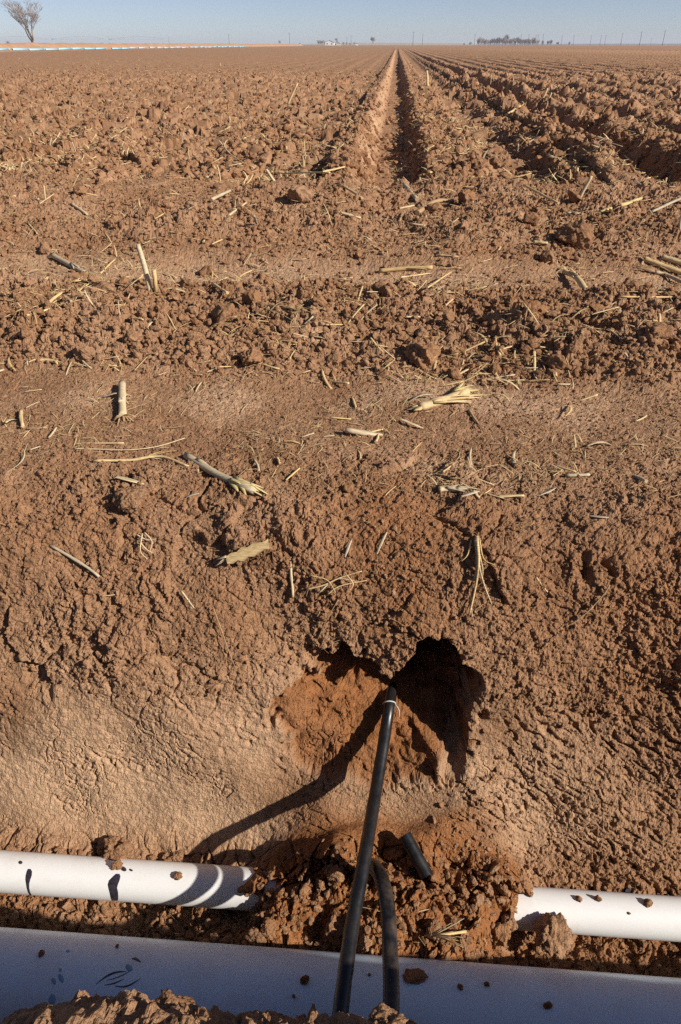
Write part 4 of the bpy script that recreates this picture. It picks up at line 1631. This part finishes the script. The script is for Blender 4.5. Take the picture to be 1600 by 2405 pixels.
root_bundle([((720, 1380), (760, 1372), (800, 1355), (850, 1340), 5), ((750, 1390), (790, 1360), (835, 1362), 4), ((770, 1395), (800, 1375), (862, 1360), 4), ((730, 1350), (770, 1362), (790, 1390), 3),
             ((815, 1345), (830, 1370), (820, 1385), 4)], "tangle of straw and roots on the bank below the lip", M_STRAW)
root_bundle([((330, 1268), (345, 1285), (362, 1300), 5), ((325, 1255), (350, 1265), (372, 1262), 4), ((338, 1250), (332, 1290), (350, 1310), 4), ((345, 1248), (360, 1270), (355, 1295), 4)],
            "small tuft of dry grass roots on the left of the bank", M_HUSK)
root_bundle([((430, 1385), (445, 1410), (460, 1425), 6), ((445, 1405), (455, 1430), 4)], "little forked stem piece on the bank", M_HUSK)
# ------------------------------------------------------------------ the distance
def tree_parts(seed, height, trunk_r, lean, levels, split, spread, tw, vase=1.0):
    """bare tree: returns (trunk mesh builder, crown mesh builder), base at the origin"""
    r_ = random.Random(seed)
    tb, cb = MB(), MB()

    def grow(p, d, L, r, lev):
        k = 4
        pts, rad = [p], [r]
        q = p.copy()
        dd = d.copy()
        for i in range(k):
            dd = (dd + Vector((r_.gauss(0, .09), r_.gauss(0, .09), .05 + r_.gauss(0, .05)))).normalized()
            q = q + dd * L / k
            pts.append(q.copy())
            rad.append(max(tw, r * (1 - .42 * (i + 1) / k)))
        (tb if lev <= 1 else cb).tube(pts, rad, 6 if lev <= 1 else 3, caps=False)
        if lev >= levels:
            return
        n = split if lev else split + 1
        for j in range(n):
            s = r_.uniform(.35, 1.0) if j else 1.0
            i = max(1, min(k, int(round(s * k))))
            az = r_.uniform(0, 6.28)
            side = Vector((math.cos(az), math.sin(az), 0))
            nd = (dd * (1.0 if j == 0 else .9) + side * spread * r_.uniform(.5, 1.15) + Vector((0, 0, .18 * vase))).normalized()
            grow(pts[i], nd, L * r_.uniform(.58, .82), max(tw, rad[i] * (.78 if j == 0 else .6)), lev + 1)
    grow(Vector((0, 0, -.1)), Vector((lean, 0, 1)).normalized(), height * .30, trunk_r, 0)
    return tb, cb


def make_tree(name, mb2, mt, mc, loc, label, cat="tree", group=None, scale=1.0, rot=0.0):
    e = empty(name, loc)
    e.scale = (scale,) * 3
    e.rotation_euler = (0, 0, rot)
    tm, cm = mb2
    obj("trunk", tm, mt, e)
    obj("crown", cm, mc, e)
    return tag(e, label, cat, group)


def far(u, dist, z=0.0):
    d = ray(u, 104)
    h = math.hypot(d.x, d.y)
    return Vector((d.x / h * dist, d.y / h * dist, z))


# lone bare tree behind the spoil bank
r_ = random.Random(3)
TD = 165.0
e = empty("bare_tree", far(83, TD))
tag(e, "tall leafless tree with several leaning limbs behind the earth bank", "tree")
tb, cb = MB(), MB()


def limb(p, d, L, r, lev, bias=0.0):
    pts, rad = [p], [r]
    q, dd = p.copy(), d.normalized()
    for i in range(5):
        dd = (dd + Vector((r_.gauss(0, .07), r_.gauss(0, .07), .045))).normalized()
        q = q + dd * L / 5
        pts.append(q.copy())
        rad.append(max(.018, r * (1 - .5 * (i + 1) / 5)))
    (tb if lev <= 1 else cb).tube(pts, rad, 7 if lev <= 1 else 3, caps=False)
    if lev >= 5:
        return
    n = (0, 5, 5, 4, 3)[lev]
    for j in range(n):
        i = r_.choice((2, 3, 4, 5, 5)) if j else 5
        az = r_.uniform(0, 6.28)
        nd = dd * 1.0 + Vector((math.cos(az), math.sin(az), r_.uniform(-.15, .25))) * r_.uniform(.4, .8)
        limb(pts[i], nd, L * r_.uniform(.45, .66), max(.018, rad[i] * .55), lev + 1)


tb.tube([Vector((0, 0, -.2)), Vector((-.02, 0, .8)), Vector((-.1, 0, 1.6)), Vector((-.25, 0, 2.4))], [.42, .36, .33, .30], 9, caps=False)
for d, L, r, st in (((-.55, .1, 1), 4.6, .20, .9), ((-.22, -.1, 1), 5.2, .24, 2.2), ((-.38, .25, 1), 4.6, .17, 2.3), ((.02, .1, 1), 4.9, .17, 2.3), ((.16, -.2, .9), 3.7, .13, 1.8), ((-.1, -.3, 1), 4.2, .14, 2.2)):
    limb(Vector((-.1 * st, 0, st)), Vector(d), L, r, 1)
obj("trunk", tb.mesh("trunk"), M_BARK, e)
obj("crown", cb.mesh("crown", smooth=False), M_TWIG, e)
e.scale = (.82, .82, .62)

VAR = []
for i in range(5):
    tm, cm = tree_parts(40 + i, 10, .16, random.uniform(-.1, .1), 4, 4, .62, .05, 1.0)
    VAR.append((tm.mesh("trunk"), cm.mesh("crown", smooth=False)))
BR = []
for i in range(4):
    tm, cm = MB(), MB()
    for k in range(5):
        a, b = tree_parts(90 + i * 9 + k, 9, .09, random.uniform(-.3, .3), 3, 4, .55, .055, 1.3)
        off = Vector((random.uniform(-1.6, 1.6), random.uniform(-1.6, 1.6), 0))
        for src, dst in ((a, tm), (b, cm)):
            base = len(dst.v)
            dst.v += [v + off for v in src.v]
            dst.f += [tuple(base + q for q in f) for f in src.f]
    BR.append((tm.mesh("trunk"), cm.mesh("crown", smooth=False)))

GD = 700.0
rg = random.Random(8)
us = [1122 + i * 3.7 for i in range(37)] + [1090, 1105, 1262, 1273, 1287, 1296, 1310, 1338]
for i, u in enumerate(us):
    ht = 5.0 if u < 1260 else rg.uniform(2.5, 4.5)
    if u < 1120:
        ht = 2.4
    ht *= rg.uniform(.8, 1.2)
    sc = ht / 7.0
    in_g = 1120 <= u <= 1256
    make_tree("winter_shrub", BR[i % 4], M_BRUSH, M_BRUSH, far(u, GD * rg.uniform(.94, 1.06)),
              "purplish grey leafless shrub in the dense far thicket" if in_g else "stray leafless shrub beyond the far thicket on the horizon", "shrub",
              "shrubs of the far thicket" if in_g else "stray shrubs on the horizon", sc, rg.uniform(0, 6.28))
make_tree("bare_tree", VAR[0], M_TWIG, M_TWIG, far(1192, 705), "round crowned bare tree rising above the far thicket", "tree", None, 1.0, 1)
make_tree("bare_tree", VAR[1], M_TWIG, M_TWIG, far(1206, 715), "slighter bare tree beside the round crowned one above the thicket", "tree", None, .75, 2)
make_tree("bare_tree", VAR[2], M_TWIG, M_TWIG, far(876, 640), "small bare tree standing alone right of the white house", "tree", None, .80, 2)
make_tree("bare_tree", VAR[3], M_TWIG, M_TWIG, far(657, 640), "small round tree alone between the strung pipe and the house", "tree", None, .46, 0)
make_tree("bare_tree", VAR[4], M_TWIG, M_TWIG, far(790, 935), "bare tree rising behind the white house", "tree", None, .85, 0)
for i, (u, sc) in enumerate(((748, .72), (754, .70), (761, .72))):
    make_tree("winter_shrub", BR[i], M_BRUSH, M_BRUSH, far(u, 900), "dark leafless shrub beside the white house", "shrub", "shrubs beside the house", sc, i)
for i, (u, sc) in enumerate(((807, .5), (815, .45), (833, .45), (822, .35))):
    make_tree("winter_shrub", BR[(i + 1) % 4], M_BRUSH, M_BRUSH, far(u, 910), "low leafless shrub beyond the farm shed", "shrub", "shrubs beyond the shed", sc, i * 2)
for i, (u, sc) in enumerate(((21, .30), (242, .22), (258, .2), (40, .16), (4, .15))):
    make_tree("winter_shrub", BR[i % 4], M_BRUSH, M_BRUSH, far(u, 330), "small dark shrub behind the earth bank", "shrub", "shrubs behind the bank", sc, i)


# farm buildings
def building(name, loc, w, dpt, h, roof_h, label, wall, roof, wins):
    e = empty(name, loc)
    e.rotation_euler = (0, 0, YAW * .2)
    obj("wall", MB().box((0, 0, h / 2), (w, dpt, h)).mesh("wall", False), wall, e)
    mb = MB()
    o_ = .35
    x0, x1, y0, y1 = -w / 2 - o_, w / 2 + o_, -dpt / 2 - o_, dpt / 2 + o_
    for z in (0, .18):
        for x, y, zz in ((x0, y0, h), (0, y0, h + roof_h), (x1, y0, h), (x0, y1, h), (0, y1, h + roof_h), (x1, y1, h)):
            mb.v.append(Vector((x, y, zz + z + .01)))
    for q in ((6, 7, 10, 9), (7, 8, 11, 10), (0, 3, 4, 1), (1, 4, 5, 2), (0, 1, 7, 6), (1, 2, 8, 7), (3, 9, 10, 4), (4, 10, 11, 5), (0, 6, 9, 3), (2, 5, 11, 8)):
        mb.f.append(q)
    obj("roof", mb.mesh("roof", False), roof, e)
    g = MB()
    g.v += [Vector(q) for q in ((-w / 2, -dpt / 2, h), (w / 2, -dpt / 2, h), (0, -dpt / 2, h + roof_h), (-w / 2, dpt / 2, h), (w / 2, dpt / 2, h), (0, dpt / 2, h + roof_h))]
    g.f += [(0, 1, 2), (4, 3, 5)]
    obj("gable", g.mesh("gable", False), wall, e)
    for x, z, ww, hh in wins:
        obj("window", MB().box((x, -dpt / 2 - .03, z), (ww, .1, hh)).mesh("window", False), M_GLASS, e)
    return tag(e, label, "house" if "house" in name else "shed")


M_TAN = simple("tan_siding", (.55, .50, .42), .8, .2, .08, 1)
building("farm_house", far(775, 900), 9.5, 8, 2.7, 2.0, "small white gabled farmhouse on the horizon between bare trees", M_WHITE, M_ROOF, ((-2.6, 1.4, 1.1, 1.3), (2.4, 1.4, 1.1, 1.3)))
building("farm_shed", far(791.5, 905), 7.5, 6, 1.9, 1.0, "low pale shed beside the white farmhouse", M_TAN, M_ROOF, ((-1.2, 1.0, 1.2, 1.2),))
building("pump_shed", far(838, 880), 2.4, 2.4, 1.6, .5, "tiny white hut right of the farm shed", M_WHITE, M_ROOF, ())
building("pump_shed", far(705, 880), 1.8, 2.0, 1.8, .5, "tiny white hut left of the farmhouse near the strung pipe's end", M_WHITE, M_ROOF, ())


# utility poles
def make_pole(h, label):
    e = empty("utility_pole")
    obj("post", MB().tube([(0, 0, -.3), (0, 0, h * .5), (0, 0, h)], [.24, .20, .16], 8).mesh("post"), M_POLE, e)
    obj("crossarm", MB().box((0, .18, h - .7), (2.4, .14, .16)).mesh("crossarm", False), M_POLE, e)
    return tag(e, label, "pole", "utility poles on the horizon")


pole = make_pole(10, "thin utility pole on the far horizon")
plist = [(1556, 700, 1), (1502, 760, 1), (1458, 850, 1), (1420, 1000, 1), (1409, 1000, 1), (1386, 1050, 1), (1346, 1000, 1), (1318, 1000, 1), (1528, 1300, .9), (1222, 900, 1), (1240, 900, 1), (1257, 950, 1),
         (1262, 950, 1), (1274, 900, 1), (1114, 900, 1), (992, 900, 1.0), (970, 800, 1.1), (681, 780, 1.0), (539, 880, 1), (825, 1000, 1), (815, 1000, .9), (1604, 640, 1)]
for i, (u, d, s) in enumerate(plist):
    o = pole if i == 0 else copy_tree(pole)
    o.location = far(u, d)
    o.scale = (s,) * 3
    o.rotation_euler = (0, 0, .5)

# centre pivot sprinkler far behind the bank
PD = 560.0
tw = [far(u, PD) for u in (-20, 124, 258, 398)]
e = empty("pivot_sprinkler", tw[0])
tag(e, "long centre pivot sprinkler on wheeled towers far behind the bank", "irrigator")
for i, p in enumerate(tw):
    q = p - tw[0]
    ax_d = (tw[-1] - tw[0]).normalized()
    cr = ax_d.cross(Vector((0, 0, 1)))
    mb = MB()
    for s in (-1, 1):
        mb.tube([q + cr * s * 2.0 + Vector((0, 0, .5)), q + Vector((0, 0, 3.8))], .09, 5)
    mb.tube([q + cr * -2.0 + Vector((0, 0, .6)), q + cr * 2.0 + Vector((0, 0, .6))], .09, 5)
    mb.tube([q + Vector((0, 0, 3.8)), q + Vector((0, 0, 6.5))], .07, 5)
    t_ = obj("tower", mb.mesh("tower"), M_STEEL, e)
    for s in (-1, 1):
        c = q + cr * s * 2.0 + Vector((0, 0, .55))
        obj("wheel", MB().tube([c - ax_d * .14, c + ax_d * .14], .55, 14).mesh("wheel"), M_POLE, t_)
for i in range(3):
    a, b = tw[i] - tw[0], tw[i + 1] - tw[0]
    top = [a.lerp(b, k / 12) + Vector((0, 0, 3.6 + 1.5 * math.sin(math.pi * k / 12))) for k in range(13)]
    bot = [a.lerp(b, k / 12) + Vector((0, 0, 3.4 + .3 * math.sin(math.pi * k / 12))) for k in range(13)]
    obj("span_pipe", MB().tube(top, .10, 6).mesh("span_pipe"), M_STEEL, e)
    mb = MB().tube(bot, .035, 4)
    for k in range(1, 12):
        mb.tube([top[k], bot[k]], .03, 4)
    obj("truss", mb.mesh("truss"), M_STEEL, e)

# earth bank with pipe lengths strung out in front of it
def bank_mesh():
    V, Q = [], []
    ysn = np.concatenate([np.linspace(-60, 80, 60), 80 * (560 / 80) ** np.linspace(.003, 1, 260)])
    prof = [(-1, -.06), (0, -.05), (.12, .32), (.25, .70), (.4, .98), (.52, 1.08), (.65, 1.0), (.8, .6), (1, -.05)]
    for j, yy in enumerate(ysn):
        for (a, h) in prof:
            nx = perlin(np.array([yy * .23]), np.array([a * 3.0]), 7)[0]
            n2 = perlin(np.array([yy * .9]), np.array([a * 7.0]), 8)[0]
            x = -63.2 - a * 7.5 + .5 * nx
            V.append((x, yy, h * (1 + .10 * nx) + (.10 * n2 if h > .1 else 0)))
    n = len(prof)
    for j in range(len(ysn) - 1):
        for k in range(n - 1):
            Q.append((j * n + k, j * n + k + 1, (j + 1) * n + k + 1, (j + 1) * n + k))
    return mesh_np("earth_bank", np.array(V), np.array(Q))


o = obj("earth_bank", bank_mesh(), simple("orange_earth", (.42, .245, .140), .95, .1, .16, .8, .05))
o["kind"] = "structure"
o["label"] = "long orange earth bank beyond the field"
M_FPVC = simple("pale_blue_pvc", (.30, .54, .66), .4, .4, .06, 1)
fp = None
yy = 40.0
i = 0
rp = random.Random(2)
while yy < 330:
    if fp is None:
        fp = empty("strung_pipe")
        obj("pipe_wall", pipe_mesh("pipe_wall", -3.05, 3.05, .15, .008, 16, 2), M_FPVC, fp)
        mb = MB().tube([(2.75, 0, 0), (3.05, 0, 0)], .165, 16, caps=False)
        obj("bell_end", mb.mesh("bell_end"), M_FPVC, fp)
        tag(fp, "pale blue pipe length laid end to end along the field's edge before the earth bank", "pipe", "pipe lengths strung beside the bank")
        q = fp
    else:
        q = copy_tree(fp)
    q.location = (-61.0 + rp.uniform(-.25, .25), yy, .17 + rp.uniform(-.04, .08))
    q.rotation_euler = (0, rp.uniform(-.012, .012), math.pi / 2 + rp.uniform(-.03, .03))
    yy += 6.25 if rp.random() > .12 else 8.5

# tan stubble rise and dark line of the far plain
def rise(name, u0, u1, d, h, dep, mat, lab):
    V, Q = [], []
    for i in range(41):
        u = u0 + (u1 - u0) * i / 40
        f = math.sin(math.pi * i / 40) ** .35
        for dd, hh in ((0, -.3), (.25, .5), (.5, .9), (.8, 1.0), (1.0, -.1)):
            p = far(u, d + dep * dd)
            V.append((p.x, p.y, -.3 + (hh + .3) * h * f))
    for i in range(40):
        for k in range(4):
            Q.append((i * 5 + k, (i + 1) * 5 + k, (i + 1) * 5 + k + 1, i * 5 + k + 1))
    o = obj(name, mesh_np(name, np.array(V), np.array(Q)), mat)
    o["kind"] = "structure"
    o["label"] = lab


rise("far_hill", 700, 1130, 1500, 3.3, 500, simple("dry_grass", (.36, .28, .18), .9, .1, .1, .01), "pale dry grass rise on the horizon")
rise("far_hill", 1080, 2300, 1900, 2.2, 400, simple("far_scrub", (.16, .14, .14), .9, .1, .1, .01), "dark scrubby rise on the horizon")

# ------------------------------------------------------------------ thin dusty air over the plain
hz = bpy.data.materials.new("thin_haze")
hz.use_nodes = True
hz.node_tree.nodes.clear()
hv = hz.node_tree.nodes.new("ShaderNodeVolumePrincipled")
hv.inputs["Color"].default_value = (.80, .86, .95, 1)
hv.inputs["Density"].default_value = 3.2e-4
ho = hz.node_tree.nodes.new("ShaderNodeOutputMaterial")
hz.node_tree.links.new(hv.outputs[0], ho.inputs["Volume"])
hb = obj("haze", MB().box((0, 2000, 8.0), (30000, 5200, 19.0)).mesh("haze", False), hz)
hb["kind"] = "stuff"
hb["label"] = "thin dusty haze over the plain"
hb["category"] = "haze"

# ------------------------------------------------------------------ say beside what each look-alike lies
MARKS = [(ground_px(u, v)[0], ph) for u, v, ph in (
    (520, 1120, "the frayed grey green stalk"), (1050, 945, "the split stalk bundle"), (292, 950, "the stalk stub"), (345, 650, "the leaning stalk"),
    (950, 635, "the straight pale stalk"), (1560, 640, "the stalk pile"), (1350, 668, "the stout split stalk"), (990, 845, "the flat topped clod"),
    (1345, 570, "the tall cracked clod"), (650, 724, "the flattened straw bundle"), (1020, 490, "the dark weathered stalk"), (165, 625, "the shredded grey stalk"),
    (205, 840, "the rounded clod"), (1055, 1153, "the husk wrapped stalk end"), (700, 470, "the dark sided clod"), (1300, 850, "the bent pale straw"),
    (590, 850, "the shadowed clod"), (585, 1297, "the papery flake"), (1115, 1340, "the hanging roots"))]
for o in COL.objects:
    g = o.get("group", "")
    if g.startswith(("clods on the ", "straw pieces on the ", "stalks on the ")):
        p = o.location
        if p.y < 5.7:
            o["label"] = o["label"] + " near " + min(MARKS, key=lambda m: (m[0] - p).length)[1]
        else:
            q = p.x
            o["label"] = o["label"] + (" beside the wheel furrow" if abs(q) < .55 else " beside the shallow second furrow" if 0 < q < 1.5
                                       else " beside the deep shadowed furrow" if 0 < q < 2.6 else " beyond the deep shadowed furrow" if q > 0
                                       else " toward the earth bank")
